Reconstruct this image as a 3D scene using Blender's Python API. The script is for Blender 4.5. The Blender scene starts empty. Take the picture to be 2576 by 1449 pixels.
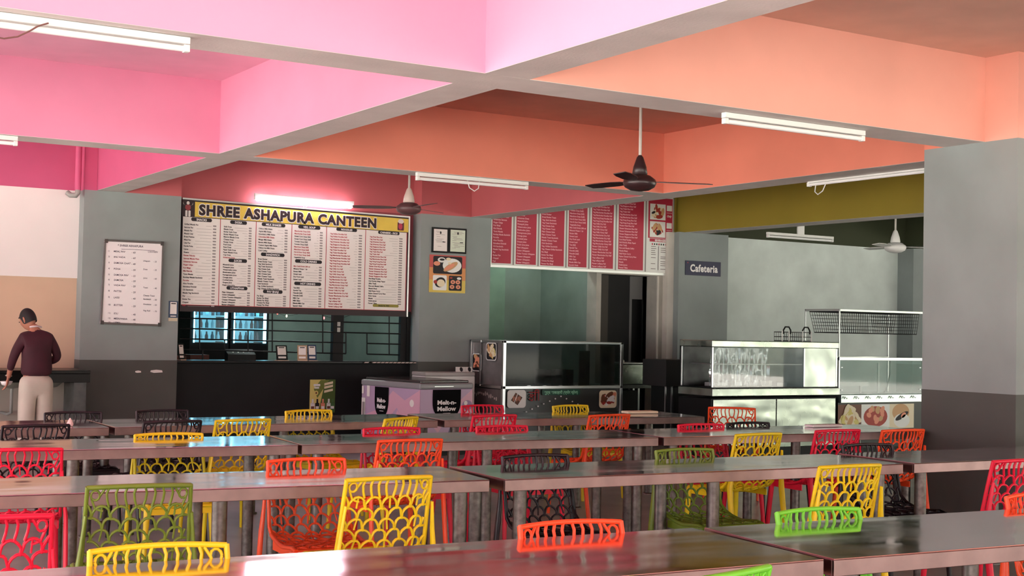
import bpy, bmesh, math, random
from mathutils import Vector, Matrix
PI = math.pi
SC = bpy.context.scene
C = SC.collection

# ---------------------------------------------------------------- camera
CAMZ = 1.47
YAW, PITCH, ROLL, FPX = .5521, .0314, .0202, 3350.5
cam_d = bpy.data.cameras.new('camera')
cam = bpy.data.objects.new('camera', cam_d)
C.objects.link(cam)
_fw = Vector((math.sin(YAW)*math.cos(PITCH), math.cos(YAW)*math.cos(PITCH), math.sin(PITCH)))
_rt0 = Vector((math.cos(YAW), -math.sin(YAW), 0))
_up0 = _rt0.cross(_fw)
_rt = math.cos(ROLL)*_rt0 + math.sin(ROLL)*_up0
_up = -math.sin(ROLL)*_rt0 + math.cos(ROLL)*_up0
m = Matrix.Identity(4)
for i in range(3):
    m[i][0], m[i][1], m[i][2] = _rt[i], _up[i], -_fw[i]
m[2][3] = CAMZ
cam.matrix_world = m
cam_d.sensor_width = 36
cam_d.lens = 36*FPX/2576
cam_d.clip_end = 200
SC.camera = cam

def ray(px, py):
    return _fw + _rt*((px-1288)/FPX) + _up*((724.5-py)/FPX)
def atY(px, py, Y):
    d = ray(px, py); t = Y/d.y
    return Vector((d.x*t, Y, CAMZ+d.z*t))
def atX(px, py, X):
    d = ray(px, py); t = X/d.x
    return Vector((X, d.y*t, CAMZ+d.z*t))

# ---------------------------------------------------------------- world, sun, exposure
w = bpy.data.worlds.new('world'); SC.world = w; w.use_nodes = True
nt = w.node_tree; nt.nodes.clear()
wo = nt.nodes.new('ShaderNodeOutputWorld'); bg = nt.nodes.new('ShaderNodeBackground')
bg.inputs[0].default_value = (0.92, 0.96, 1.0, 1); bg.inputs[1].default_value = 1.45
nt.links.new(bg.outputs[0], wo.inputs[0])
sd = bpy.data.lights.new('sun', 'SUN'); sd.energy = 24.0; sd.angle = math.radians(2); sd.color = (1, .96, .9)
so = bpy.data.objects.new('sun', sd); C.objects.link(so)
so.rotation_euler = Vector((-.35, .45, .82)).to_track_quat('Z', 'Y').to_euler()
so.location = (-8, -4, 12)
SC.view_settings.view_transform = 'Standard'
SC.view_settings.look = 'None'
SC.view_settings.gamma = 1
SC.view_settings.use_curve_mapping = False
SC.view_settings.exposure = 1.62

# ---------------------------------------------------------------- materials
def lin(c):
    r = []
    for x in c:
        x /= 255.
        r.append(x/12.92 if x <= .04045 else ((x+.055)/1.055)**2.4)
    return tuple(r)+(1,)
MATS = {}
def mat(name, rgb, rough=.6, metal=0, var=0, scale=3, bump=0, bscale=40, spec=.5, emit=0, coat=0, trans=0, alpha=1):
    if name in MATS: return MATS[name]
    m = bpy.data.materials.new(name); m.use_nodes = True
    n = m.node_tree; b = n.nodes['Principled BSDF']; L = n.links.new
    b.inputs['Base Color'].default_value = lin(rgb)
    b.inputs['Roughness'].default_value = rough
    b.inputs['Metallic'].default_value = metal
    b.inputs['Specular IOR Level'].default_value = spec
    if coat: b.inputs['Coat Weight'].default_value = coat
    if trans: b.inputs['Transmission Weight'].default_value = trans
    if alpha < 1: b.inputs['Alpha'].default_value = alpha
    if emit:
        b.inputs['Emission Color'].default_value = lin(rgb); b.inputs['Emission Strength'].default_value = emit
    if var or bump:
        tc = n.nodes.new('ShaderNodeTexCoord')
    if var:
        nz = n.nodes.new('ShaderNodeTexNoise'); nz.inputs['Scale'].default_value = scale; nz.inputs['Detail'].default_value = 6
        L(tc.outputs['Object'], nz.inputs['Vector'])
        rp = n.nodes.new('ShaderNodeValToRGB')
        a = lin([max(0, x*(1-var)) for x in rgb]); c2 = lin([min(255, x*(1+var*.6)) for x in rgb])
        rp.color_ramp.elements[0].color = a; rp.color_ramp.elements[0].position = .3
        rp.color_ramp.elements[1].color = c2; rp.color_ramp.elements[1].position = .7
        L(nz.outputs['Fac'], rp.inputs[0]); L(rp.outputs[0], b.inputs['Base Color'])
    if bump:
        n2 = n.nodes.new('ShaderNodeTexNoise'); n2.inputs['Scale'].default_value = bscale; n2.inputs['Detail'].default_value = 3
        L(tc.outputs['Object'], n2.inputs['Vector'])
        bp = n.nodes.new('ShaderNodeBump'); bp.inputs['Strength'].default_value = bump; bp.inputs['Distance'].default_value = .01
        L(n2.outputs['Fac'], bp.inputs['Height']); L(bp.outputs[0], b.inputs['Normal'])
    MATS[name] = m
    return m
def wavy_steel(name, rgb, rough, wave, sc, dist=.02):
    m = mat(name, rgb, rough, 1)
    n = m.node_tree; b = n.nodes['Principled BSDF']; L = n.links.new
    tc = n.nodes.new('ShaderNodeTexCoord'); mp = n.nodes.new('ShaderNodeMapping'); mp.inputs['Scale'].default_value = sc
    nz = n.nodes.new('ShaderNodeTexNoise'); nz.inputs['Scale'].default_value = 1; nz.inputs['Detail'].default_value = 1
    L(tc.outputs['Object'], mp.inputs[0]); L(mp.outputs[0], nz.inputs['Vector'])
    bp = n.nodes.new('ShaderNodeBump'); bp.inputs['Strength'].default_value = wave; bp.inputs['Distance'].default_value = dist
    L(nz.outputs['Fac'], bp.inputs['Height']); L(bp.outputs[0], b.inputs['Normal'])
    # smears and dried water marks on the sheet
    n3 = n.nodes.new('ShaderNodeTexNoise'); n3.inputs['Scale'].default_value = 3; n3.inputs['Detail'].default_value = 5
    L(tc.outputs['Object'], n3.inputs['Vector'])
    mr = n.nodes.new('ShaderNodeMapRange'); mr.inputs[1].default_value = .35; mr.inputs[2].default_value = .75
    mr.inputs[3].default_value = rough*.8; mr.inputs[4].default_value = rough*1.8+.03
    L(n3.outputs['Fac'], mr.inputs[0]); L(mr.outputs[0], b.inputs['Roughness'])
    return m

white_b = mat('beam_white', (222, 216, 212), .8, var=.05, scale=2.5, bump=.15, bscale=60)
PINK = [mat('pink_lit_near', (248, 172, 200), .75, var=.02, scale=1.5), mat('pink_lit_mid', (224, 144, 174), .75, var=.03, scale=1.5),  # one pink, its light falloff from near to far bay put into the colour
        mat('pink_shaded_far', (206, 92, 134), .75, var=.03, scale=1.5)]
ORNG = [mat('salmon_lit_near', (236, 172, 154), .75, var=.03, scale=1.5), mat('coral_lit_mid', (228, 136, 114), .75, var=.03, scale=1.5),  # orange strip: glare of the near bay and far shade mixed into the colours
        mat('crimson_shaded_far', (192, 98, 102), .75, var=.03, scale=1.5)]
PTOP = {0: mat('top_salmon_lit', (230, 190, 172), .75, var=.03), 1: mat('top_coral_lit', (216, 146, 126), .75, var=.03), 2: mat('top_crimson_shaded', (196, 110, 108), .75)}  # same bay-by-bay light in the colour, tops paler than the sides
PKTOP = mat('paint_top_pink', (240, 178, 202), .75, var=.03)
OLIV = mat('paint_olive', (152, 132, 44), .75, var=.04, scale=1.5)
DOLIV = mat('olive_shaded', (56, 62, 40), .8, var=.05, scale=1.5)  # dark olive, with the shadow of the bay darkened into it
grey_p = mat('paint_grey', (142, 150, 149), .7, var=.05, scale=2)
grey_d = mat('paint_dark_grey', (76, 77, 73), .6, var=.06, scale=2)
white_p = mat('paint_white', (238, 232, 230), .7, var=.02, scale=1.2)
beige_p = mat('paint_beige', (214, 182, 156), .7, var=.05, scale=1.2)
stone_p = mat('paint_stone', (180, 168, 156), .75, var=.05, scale=1.5)
pale_p = mat('paint_pale_grey', (214, 224, 220), .75, var=.07, scale=1.8)
cream_p = mat('paint_cream_grey', (176, 172, 164), .7, var=.08, scale=4)
blue_p = mat('paint_blue_grey', (128, 142, 150), .7, var=.04, scale=2)
green_p = mat('paint_green', (126, 142, 135), .75, var=.10, scale=1.6)
black_t = mat('black_tile', (27, 27, 28), .6, var=.08, scale=4, spec=.25)
black_m = mat('black_metal', (14, 14, 15), .5, spec=.25)
black_g = mat('black_gloss', (10, 10, 11), .3, spec=.25)
steel = mat('steel', (190, 192, 192), .28, 1)
steel_d = mat('steel_dull', (120, 120, 120), .38, 1, var=.15, scale=6)
steel_w = wavy_steel('steel_crumpled', (165, 172, 162), .2, .35, (3, 3, 4), .04)
top_m = wavy_steel('table_steel', (226, 206, 209), .075, .5, (1.3, 5, 1), .006)
edge_m = mat('table_edge_steel', (140, 114, 110), .32, 1, var=.08, scale=8)
leg_m = mat('leg_steel', (112, 105, 101), .42, 1, var=.2, scale=30)
floor_m = mat('floor_stone', (158, 158, 154), .35, var=.12, scale=2.5)
ground_m = mat('ground_concrete', (190, 186, 178), .9, var=.06, scale=1)
white_pl = mat('white_plastic', (235, 235, 232), .4)
glass_m = mat('glass', (214, 232, 226), .03, alpha=.22)
glow_b = mat('fridge_glow', (150, 232, 255), .5, emit=2.2)
glow_s = mat('fridge_inside', (110, 170, 185), .5, emit=.35)
tube_on = mat('lit_tube', (255, 236, 252), .5, emit=9)
tube_off = mat('unlit_tube', (246, 246, 246), .3)
paper = mat('paper_white', (236, 230, 226), .6)
paper_g = mat('paper_green', (214, 224, 206), .6)
ink = mat('ink_black', (26, 20, 26), .6)
ink_r = mat('ink_red', (176, 44, 58), .6)
ink_w = mat('ink_white', (240, 236, 236), .6)
ink_gr = mat('ink_grey', (150, 142, 142), .6)
maroon = mat('board_maroon', (36, 10, 18), .5)
yellow_b = mat('banner_yellow', (232, 200, 80), .5, var=.06, scale=3)
red_b = mat('menu_red', (186, 34, 66), .5)
alu = mat('aluminium', (200, 200, 198), .35, .9)
navy = mat('sign_navy', (30, 30, 66), .5)

# ---------------------------------------------------------------- mesh builder
class MB:
    def __init__(s, warp=None): s.v = []; s.f = []; s.mi = []; s.sm = []; s.T = Matrix.Identity(4); s.w = warp
    def add(s, vs, fs, m=0, sm=False):
        o = len(s.v)
        s.v += [tuple(s.T @ (s.w(p) if s.w else Vector(p))) for p in vs]
        s.f += [tuple(o+i for i in f) for f in fs]
        s.mi += [m]*len(fs); s.sm += [sm]*len(fs)
        return s
    def box(s, x0, x1, y0, y1, z0, z1, m=0):
        vs = [(x, y, z) for z in (z0, z1) for y in (y0, y1) for x in (x0, x1)]
        return s.add(vs, [(0, 2, 3, 1), (4, 5, 7, 6), (0, 1, 5, 4), (1, 3, 7, 5), (3, 2, 6, 7), (2, 0, 4, 6)], m)
    def poly(s, pts, m=0): return s.add(pts, [tuple(range(len(pts)))], m)
    def rect(s, x0, x1, z0, z1, y=0, m=0): return s.poly([(x0, y, z0), (x1, y, z0), (x1, y, z1), (x0, y, z1)], m)
    def ell(s, cx, cz, rx, rz, y=0, m=0, n=24, rot=0, a0=0, a1=2*PI):
        c, q = math.cos(rot), math.sin(rot); k = n if a1-a0 > 6.28 else n+1
        P = []
        for i in range(k):
            a = a0+(a1-a0)*i/n; u, v = rx*math.cos(a), rz*math.sin(a)
            P.append((cx+u*c-v*q, y, cz+u*q+v*c))
        return s.poly(P, m)
    def rrect(s, x0, x1, z0, z1, r, y=0, m=0):
        P = []
        for cx, cz, a in ((x1-r, z0+r, -PI/2), (x1-r, z1-r, 0), (x0+r, z1-r, PI/2), (x0+r, z0+r, PI)):
            for i in range(6): P.append((cx+r*math.cos(a+i*PI/10), y, cz+r*math.sin(a+i*PI/10)))
        return s.poly(P, m)
    def tube(s, pts, r, m=0, n=8, closed=False, cap=True, flat=None):
        pts = [Vector(p) for p in pts]; N = len(pts)
        R = r if isinstance(r, (list, tuple)) else [r]*N
        vs = []; up = None
        for i, p in enumerate(pts):
            if closed: t = pts[(i+1) % N]-pts[i-1]
            else: t = pts[min(i+1, N-1)]-pts[max(i-1, 0)]
            t.normalize()
            if flat is not None: a = Vector(flat[i] if isinstance(flat, list) else flat)
            elif up is None: a = Vector((0, 0, 1)) if abs(t.z) < .9 else Vector((1, 0, 0))
            else: a = up
            b = t.cross(a)
            if b.length < 1e-5: b = t.cross(Vector((.3, .8, .1)))
            b.normalize(); a = b.cross(t); a.normalize(); up = a
            ra, rb = (R[i] if isinstance(R[i], tuple) else (R[i], R[i]))
            for k in range(n):
                an = 2*PI*(k+.5)/n
                vs.append(p+b*(ra*math.cos(an))+a*(rb*math.sin(an)))
        fs = []
        for i in range(N if closed else N-1):
            j = (i+1) % N
            for k in range(n): fs.append((i*n+k, i*n+(k+1) % n, j*n+(k+1) % n, j*n+k))
        s.add(vs, fs, m, True)
        if cap and not closed:
            s.add(vs[:n], [tuple(range(n))[::-1]], m); s.add(vs[-n:], [tuple(range(n))], m)
        return s
    def lathe(s, prof, cx=0, cy=0, cz=0, n=24, m=0):
        vs = []; fs = []
        for r, z in prof:
            for k in range(n):
                a = 2*PI*k/n; vs.append((cx+r*math.cos(a), cy+r*math.sin(a), cz+z))
        for i in range(len(prof)-1):
            for k in range(n): fs.append((i*n+k, i*n+(k+1) % n, (i+1)*n+(k+1) % n, (i+1)*n+k))
        s.add(vs, fs, m, True)
        if prof[0][0] > 1e-4: s.add(vs[:n], [tuple(range(n))[::-1]], m)
        if prof[-1][0] > 1e-4: s.add(vs[-n:], [tuple(range(n))], m)
        return s
    def text(s, body, x, z, h, y=0, m=0, w=None, maxw=None, bold=0, align='L', slant=0, space=1):
        """lettering of cap height h on a vertical face looking towards -Y; baseline at z"""
        cu = bpy.data.curves.new('t', 'FONT'); cu.body = body; cu.size = 1; cu.offset = bold
        cu.resolution_u = 3; cu.space_character = space
        if slant: cu.shear = slant
        ob = bpy.data.objects.new('t', cu)
        me = bpy.data.meshes.new_from_object(ob)
        vs = [v.co.copy() for v in me.vertices]; fs = [tuple(p.vertices) for p in me.polygons]
        bpy.data.objects.remove(ob); bpy.data.curves.remove(cu); bpy.data.meshes.remove(me)
        if not vs: return s
        x0 = min(v.x for v in vs); x1 = max(v.x for v in vs)
        k = h/.73
        kx = k
        if w: kx = w/(x1-x0)
        elif maxw and (x1-x0)*k > maxw: kx = maxw/(x1-x0)
        W = (x1-x0)*kx
        ox = x-(0 if align == 'L' else W/2 if align == 'C' else W)
        return s.add([(ox+(v.x-x0)*kx, y, z+v.y*k) for v in vs], fs, m)
    def build(s, name, mats, parent=None, bevel=0, seg=2, smooth=None, sub=0, solid=0):
        me = bpy.data.meshes.new(name); me.from_pydata(s.v, [], s.f)
        if not isinstance(mats, (list, tuple)): mats = [mats]
        for a in mats: me.materials.append(a)
        me.polygons.foreach_set('material_index', s.mi)
        me.polygons.foreach_set('use_smooth', s.sm if smooth is None else [smooth]*len(s.f))
        me.update()
        o = bpy.data.objects.new(name, me); C.objects.link(o)
        if parent: o.parent = parent
        if solid:
            k = o.modifiers.new('t', 'SOLIDIFY'); k.thickness = solid; k.offset = 0
        if bevel:
            k = o.modifiers.new('b', 'BEVEL'); k.width = bevel; k.segments = seg; k.limit_method = 'ANGLE'
        if sub:
            k = o.modifiers.new('s', 'SUBSURF'); k.levels = sub; k.render_levels = sub
        return o
def tag(o, label=None, cat=None, group=None, kind=None):
    if label: o['label'] = label
    if cat: o['category'] = cat
    if group: o['group'] = group
    if kind: o['kind'] = kind
    return o
def thing(name, label, cat, loc=(0, 0, 0), rz=0, group=None):
    o = bpy.data.objects.new(name, None); o.empty_display_size = .1; C.objects.link(o)
    o.location = loc; o.rotation_euler = (0, 0, rz)
    return tag(o, label, cat, group)
def struct(name, mb, mats, bevel=0):
    return tag(mb.build(name, mats, bevel=bevel), kind='structure')

# ---------------------------------------------------------------- the setting
struct('floor', MB().box(-5.5, 22, -5.5, 20, -.1, 0), floor_m)
struct('ground', MB().box(-45, -5.5, -45, 40, -.2, -.05).box(-5.5, 45, -45, -5.5, -.2, -.05).box(22, 45, -5.5, 40, -.2, -.05), ground_m)

SLAB = 3.545; BB = 2.92
A1 = (6.49, 6.86); A2 = (10.95, 11.28); B0 = (-1.0, -.67); B1 = (3.79, 4.09); B2 = (8.57, 8.94); B3 = (12.12, 12.49)
PF = 14.95        # front faces of the back pillars
WF = 15.17        # face of the back wall between them
struct('ceiling', MB().box(-5.6, 22.1, -5.6, 20, SLAB, SLAB+.15), white_b)
n = 0
for (y0, y1, x1) in (A1+(22.1,), A2+(B2[1],), (1.8, 2.1, 22.1)):
    n += 1; struct('trim_%d' % n, MB().box(-5.6, x1, y0, y1, BB, SLAB), white_b)
for (x0, x1) in (B0, B1, B2, B3, (-5.6, -5.3), (16.9, 17.2)):
    n += 1; struct('trim_%d' % n, MB().box(x0, x1, -5.6, WF, BB+.0005, SLAB), white_b)
# painted linings of the coffers between the beams
def coffer(x0, x1, y0, y1, mt, mtop=None):
    e = .003; x0 += e; x1 -= e; y0 += e; y1 -= e; z0 = BB+.002; z1 = SLAB-e
    b = MB()
    b.poly([(x0, y0, z0), (x0, y0, z1), (x0, y1, z1), (x0, y1, z0)])
    b.poly([(x1, y0, z0), (x1, y1, z0), (x1, y1, z1), (x1, y0, z1)])
    b.poly([(x0, y0, z0), (x1, y0, z0), (x1, y0, z1), (x0, y0, z1)])
    b.poly([(x0, y1, z0), (x0, y1, z1), (x1, y1, z1), (x1, y1, z0)])
    b.poly([(x0, y0, z1), (x1, y0, z1), (x1, y1, z1), (x0, y1, z1)], 1)
    struct('ceiling', b, [mt, mtop or mt])
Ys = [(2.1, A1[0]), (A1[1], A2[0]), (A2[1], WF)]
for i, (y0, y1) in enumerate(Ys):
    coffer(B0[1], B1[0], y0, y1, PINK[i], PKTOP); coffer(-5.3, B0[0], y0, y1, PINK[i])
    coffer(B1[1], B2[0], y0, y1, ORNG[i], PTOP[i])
for y0, y1 in ((2.1, A1[0]), (A1[1], WF)):
    coffer(B2[1], B3[0], y0, y1, OLIV)
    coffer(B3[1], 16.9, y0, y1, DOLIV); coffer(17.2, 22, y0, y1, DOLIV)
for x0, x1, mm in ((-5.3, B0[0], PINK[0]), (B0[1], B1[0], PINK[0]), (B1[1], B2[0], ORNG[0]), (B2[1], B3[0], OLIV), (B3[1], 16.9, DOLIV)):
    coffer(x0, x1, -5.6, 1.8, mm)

# pillars: grey shaft, dark grey dado below
def pillar(x0, x1, y0, y1, dado=1.046):
    b = MB().box(x0, x1, y0, y1, dado, BB, 0).box(x0-.002, x1+.002, y0-.002, y1+.002, 0, dado, 1)
    return tag(b.build('pillar', [grey_p, grey_d]), kind='structure')
pillar(3.65, 4.74, PF, WF)
pillar(7.84, 8.87, PF, 15.40)
pillar(12.0, 12.92, PF, 15.28)
pillar(8.05, 9.15, 6.20, 7.05, 1.08)
pillar(16.84, 18.0, PF, 15.28)
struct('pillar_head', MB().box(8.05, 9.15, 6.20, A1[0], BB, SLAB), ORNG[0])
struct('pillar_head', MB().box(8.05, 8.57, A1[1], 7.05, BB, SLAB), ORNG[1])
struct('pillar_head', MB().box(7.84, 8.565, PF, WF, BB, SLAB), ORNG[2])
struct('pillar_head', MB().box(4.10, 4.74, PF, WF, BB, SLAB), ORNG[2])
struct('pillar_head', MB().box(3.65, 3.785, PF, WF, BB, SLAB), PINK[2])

# back wall, left part: magenta top, white field, beige, stone
zw = atY(190, 700, WF).z
b = MB()
b.box(-5.5, 3.65, WF, WF+.2, BB, SLAB+.05, 0)
b.box(-5.5, 3.65, WF, WF+.2, .88, zw, 2)
b.box(-5.5, 3.65, WF, WF+.2, 0, .88, 3)
b.box(-5.5, 3.65, WF-.02, WF+.2, zw, BB, 1)
struct('wall_back', b, [PINK[2], white_p, beige_p, stone_p])
# wall above and below the serving window
WX0, WX1, WZ0, WZ1 = 4.74, 7.84, 1.013, 1.643
b = MB()
b.box(4.74, 7.84, WF, WF+.17, WZ1, SLAB, 0)
b.box(4.74, 7.84, WF, WF+.17, 0, WZ0, 1)
struct('wall_canteen', b, [mat('wall_crimson_shaded', (156, 76, 86), .75, var=.03, scale=1.5), black_t])  # crimson copy darkened to carry the shade on this wall
# lintel above the second counter, white wall with doorway
b = MB()
b.box(8.87, 12.0, 15.24, 15.40, 2.34, SLAB, 0)
xd0, xd1 = atY(1513, 700, WF).x, atY(1652, 700, WF).x
b.box(xd1, 12.0, WF, 15.40, 0, 2.34, 1)
b.box(xd0-.08, xd0, WF, 15.40, 0, 2.34, 1)
b.box(xd0, xd1, WF, 15.40, 2.28, 2.34, 1)
struct('wall_counter', b, [OLIV, cream_p])
cream_t = mat('trim_cream', (206, 200, 192), .6, var=.05)
struct('trim_20', MB().box(xd1, xd1+.03, WF-.02, WF, 0, 2.28).box(11.89, 12.0, 15.06, WF, 0, BB), cream_t)
# right wall
b = MB()
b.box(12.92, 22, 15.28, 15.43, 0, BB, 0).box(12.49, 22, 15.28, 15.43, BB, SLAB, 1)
struct('wall_right_back', b, [pale_p, DOLIV])
struct('wall_right', MB().box(22, 22.15, 10.5, 15.43, 0, SLAB), blue_p)
# unseen posts and walls added outside the hall to stripe the steel counter's reflections
for y_ in (-3.2, 1.4, 6.0, 10.4): struct('pillar', MB().box(21.8, 22.2, y_-.2, y_+.2, 0, SLAB), grey_p)
struct('wall_outside_prop', MB().box(34, 34.4, -20, 30, -.1, 5.5), mat('outside_wall', (112, 118, 104), .8, var=.3, scale=.6))
struct('wall_outside_prop', MB().box(-20, 30, -24.4, -24, -.1, 4.5), mat('outside_prop_b', (120, 116, 112), .8, var=.3, scale=.6))
# rooms behind: canteen kitchen and counter room
b = MB()
b.box(3.7, 8.9, 19.5, 19.6, 0, 3.2, 0)
b.box(3.6, 3.7, 15.4, 19.6, 0, 3.2, 1)
b.box(8.88, 8.97, 15.4, 19.6, 0, 3.2, 0)
b.box(3.6, 8.97, 15.4, 19.6, 3.2, 3.3, 1)
struct('wall_kitchen', b, [green_p, mat('kitchen_grey', (86, 94, 98), .8)])
b = MB()
b.box(8.97, xd0-.0, 16.6, 16.7, 0, 3.2, 0)
xs0 = atY(1271, 700, 16.3).x
b.box(8.97, xs0, 16.3, 16.6, 0, 3.2, 2)
b.box(xd0-.08, xd0, 15.4, 16.7, 0, 3.2, 0)
b.box(8.97, 12.8, 15.4, 18.5, 3.2, 3.3, 1)
b.box(12.7, 12.8, 15.43, 18.5, 0, 3.2, 1).box(xd0-.08, 12.8, 18.4, 18.5, 0, 3.2, 1)
struct('wall_service', b, [green_p, mat('service_dark', (30, 30, 32), .8), mat('paint_green_light', (128, 158, 142), .75, var=.08)])

# ---------------------------------------------------------------- dining tables
def table(xa, ya, yaw, L, depth, zt, label, flip=False):
    """long steel table; (xa, ya) is the front corner: left one, or right one when flip"""
    k = (CAMZ-zt)/(1.6-zt); xa *= k; ya *= k; L *= .838; depth *= .87
    if flip: xa -= L*math.cos(yaw); ya -= L*math.sin(yaw)
    t = thing('dining_table', label, 'table', (xa, ya, 0), yaw, 'long steel dining tables set in four rows')
    MB().box(0, L, 0, depth, zt-.004, zt).build('tabletop', top_m, t, bevel=.003)
    b = MB(); h = .058
    b.box(0, L, 0, .012, zt-h, zt-.004).box(0, L, depth-.012, depth, zt-h, zt-.004)
    b.box(0, .012, .012, depth-.012, zt-h, zt-.004).box(L-.012, L, .012, depth-.012, zt-h, zt-.004)
    b.box(.012, L-.012, .012, depth-.012, zt-.022, zt-.006)
    b.build('apron', edge_m, t, bevel=.002)
    for x in (.12, L/2, L-.12):
        for y in (.07, depth-.07):
            MB().lathe([(.034, 0), (.034, zt-.022)], x, y, 0, 20).lathe([(.05, 0), (.05, .012), (.04, .016)], x, y, 0, 20).build('leg', leg_m, t)
    return t
R = math.radians
T = [
 (3.71, 3.715, R(-3.7), 3.05, .83, .75, 'steel dining table at the bottom of the photo, left of the nearest seam', True),
 (3.75, 3.700, R(-4.6), 3.05, .83, .75, 'steel dining table at the lower right, right of the nearest seam', False),
 (3.88, 6.50, R(-6.5), 3.05, .74, .75, 'steel dining table in the second row behind the olive green chair, at the left', True),
 (3.97, 6.476, R(-3.6), 3.07, .72, .75, 'steel dining table in the middle of the second row with the black chair behind', False),
 (7.11, 6.285, R(-3.0), 3.05, .72, .75, 'steel dining table in the second row reaching the right edge', False),
 (3.63, 8.69, R(-5.0), 3.0, .78, .77, 'steel dining table at the left of the third row with pink chair at its end', True),
 (3.66, 8.69, R(-5.4), 2.95, .78, .77, 'steel dining table in the third row behind the orange chair back', False),
 (6.63, 8.41, R(-3.2), 2.86, .78, .77, 'steel dining table at the right of the third row in front of the food counters', False),
 (2.90, 10.85, R(-2.0), 3.0, .88, .75, 'steel dining table nearest the standing man, farthest row at the left', True),
 (2.95, 10.86, R(.2), 3.0, .88, .75, 'steel dining table in the farthest row below the canteen window', False),
 (5.99, 10.87, R(-4.8), 2.95, .88, .75, 'steel dining table in the farthest row in front of the ice cream freezer', False),
]
for a in T: table(*a)

# ---------------------------------------------------------------- web-back plastic chairs
def chair_color(n, rgb):
    return mat('plastic_'+n, rgb, .38, var=.03, scale=8, spec=.45)
COL = {'yellow': chair_color('yellow', (240, 214, 28)), 'orange': chair_color('orange', (252, 86, 38)),
       'red': chair_color('red', (232, 26, 62)), 'olive': chair_color('olive', (112, 136, 40)),
       'lime': chair_color('lime', (118, 214, 56)), 'black': chair_color('black', (30, 18, 24))}
# centre profile of the shell (y, z), chair looks towards +Y, back at -Y
PROF = [(-.262, .805), (-.235, .70), (-.212, .60), (-.195, .52), (-.175, .468), (-.135, .435), (-.07, .42), (.02, .418), (.12, .428), (.19, .435), (.225, .425)]
_cum = [0]
for i in range(1, len(PROF)):
    _cum.append(_cum[-1]+math.hypot(PROF[i][0]-PROF[i-1][0], PROF[i][1]-PROF[i-1][1]))
LT = _cum[-1]
def prof(t):
    t = max(0, min(LT, t)); i = 0
    while i < len(PROF)-2 and t > _cum[i+1]: i += 1
    u = (t-_cum[i])/(_cum[i+1]-_cum[i])
    y = PROF[i][0]*(1-u)+PROF[i+1][0]*u; z = PROF[i][1]*(1-u)+PROF[i+1][1]*u
    dy, dz = PROF[i+1][0]-PROF[i][0], PROF[i+1][1]-PROF[i][1]; l = math.hypot(dy, dz)
    return y, z, (-dz/l, dy/l)       # point and normal pointing to the sitter
TB = _cum[5]                          # where back meets seat
def halfw(t):
    return .203+.010*min(1, t/TB) if t < TB else .213-.008*(t-TB)/(LT-TB)
def surf(x, t):
    y, z, n = prof(t); h = halfw(t); s = x/h
    cup = .030*(s*s)*(1 if t < TB else max(0, 1-(t-TB)/.18))       # edges come forward
    arch = .014*(1-s*s)*max(0, 1-t/.10)
    return Vector((x, y+n[0]*cup, z+n[1]*cup+arch)), Vector((0, n[0], n[1]))
def rib(b, pts, wd=.0056, dp=.0080):
    P = [surf(p[0]+(.0045*math.sin(61*p[1]+17*p[0]) if .1 < p[1] and abs(p[0]) < .19 else 0), p[1]) for p in pts]
    b.tube([p[0] for p in P], [(wd, dp)]*len(P), n=6, flat=[p[1] for p in P])
def scallops(b, t0, t1, h, a, ph0):
    row = 0; t = t0
    while t < t1-.01:
        hw = halfw(t)-.006
        off = a*((row+ph0) % 2)
        k = -int(hw/(2*a))-1
        while k*2*a+off < hw+a:
            cx = k*2*a+off
            pts = []
            for i in range(9):
                an = PI*i/8
                x = cx-a*math.cos(an); tt = t+h*1.12-h*1.12*math.sin(an)**.8
                if abs(x) <= hw and tt < t1+.004: pts.append((x, tt))
                elif len(pts) >= 2: break
                else: pts = []
            if len(pts) >= 2: rib(b, pts)
            if row % 2 == 0 and abs(cx) < hw*.9 and k % 2 == 0:      # centre stem of some scales
                rib(b, [(cx, t), (cx, min(t1, t+h))], .004, .006)
            k += 1
        row += 1; t += h
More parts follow.
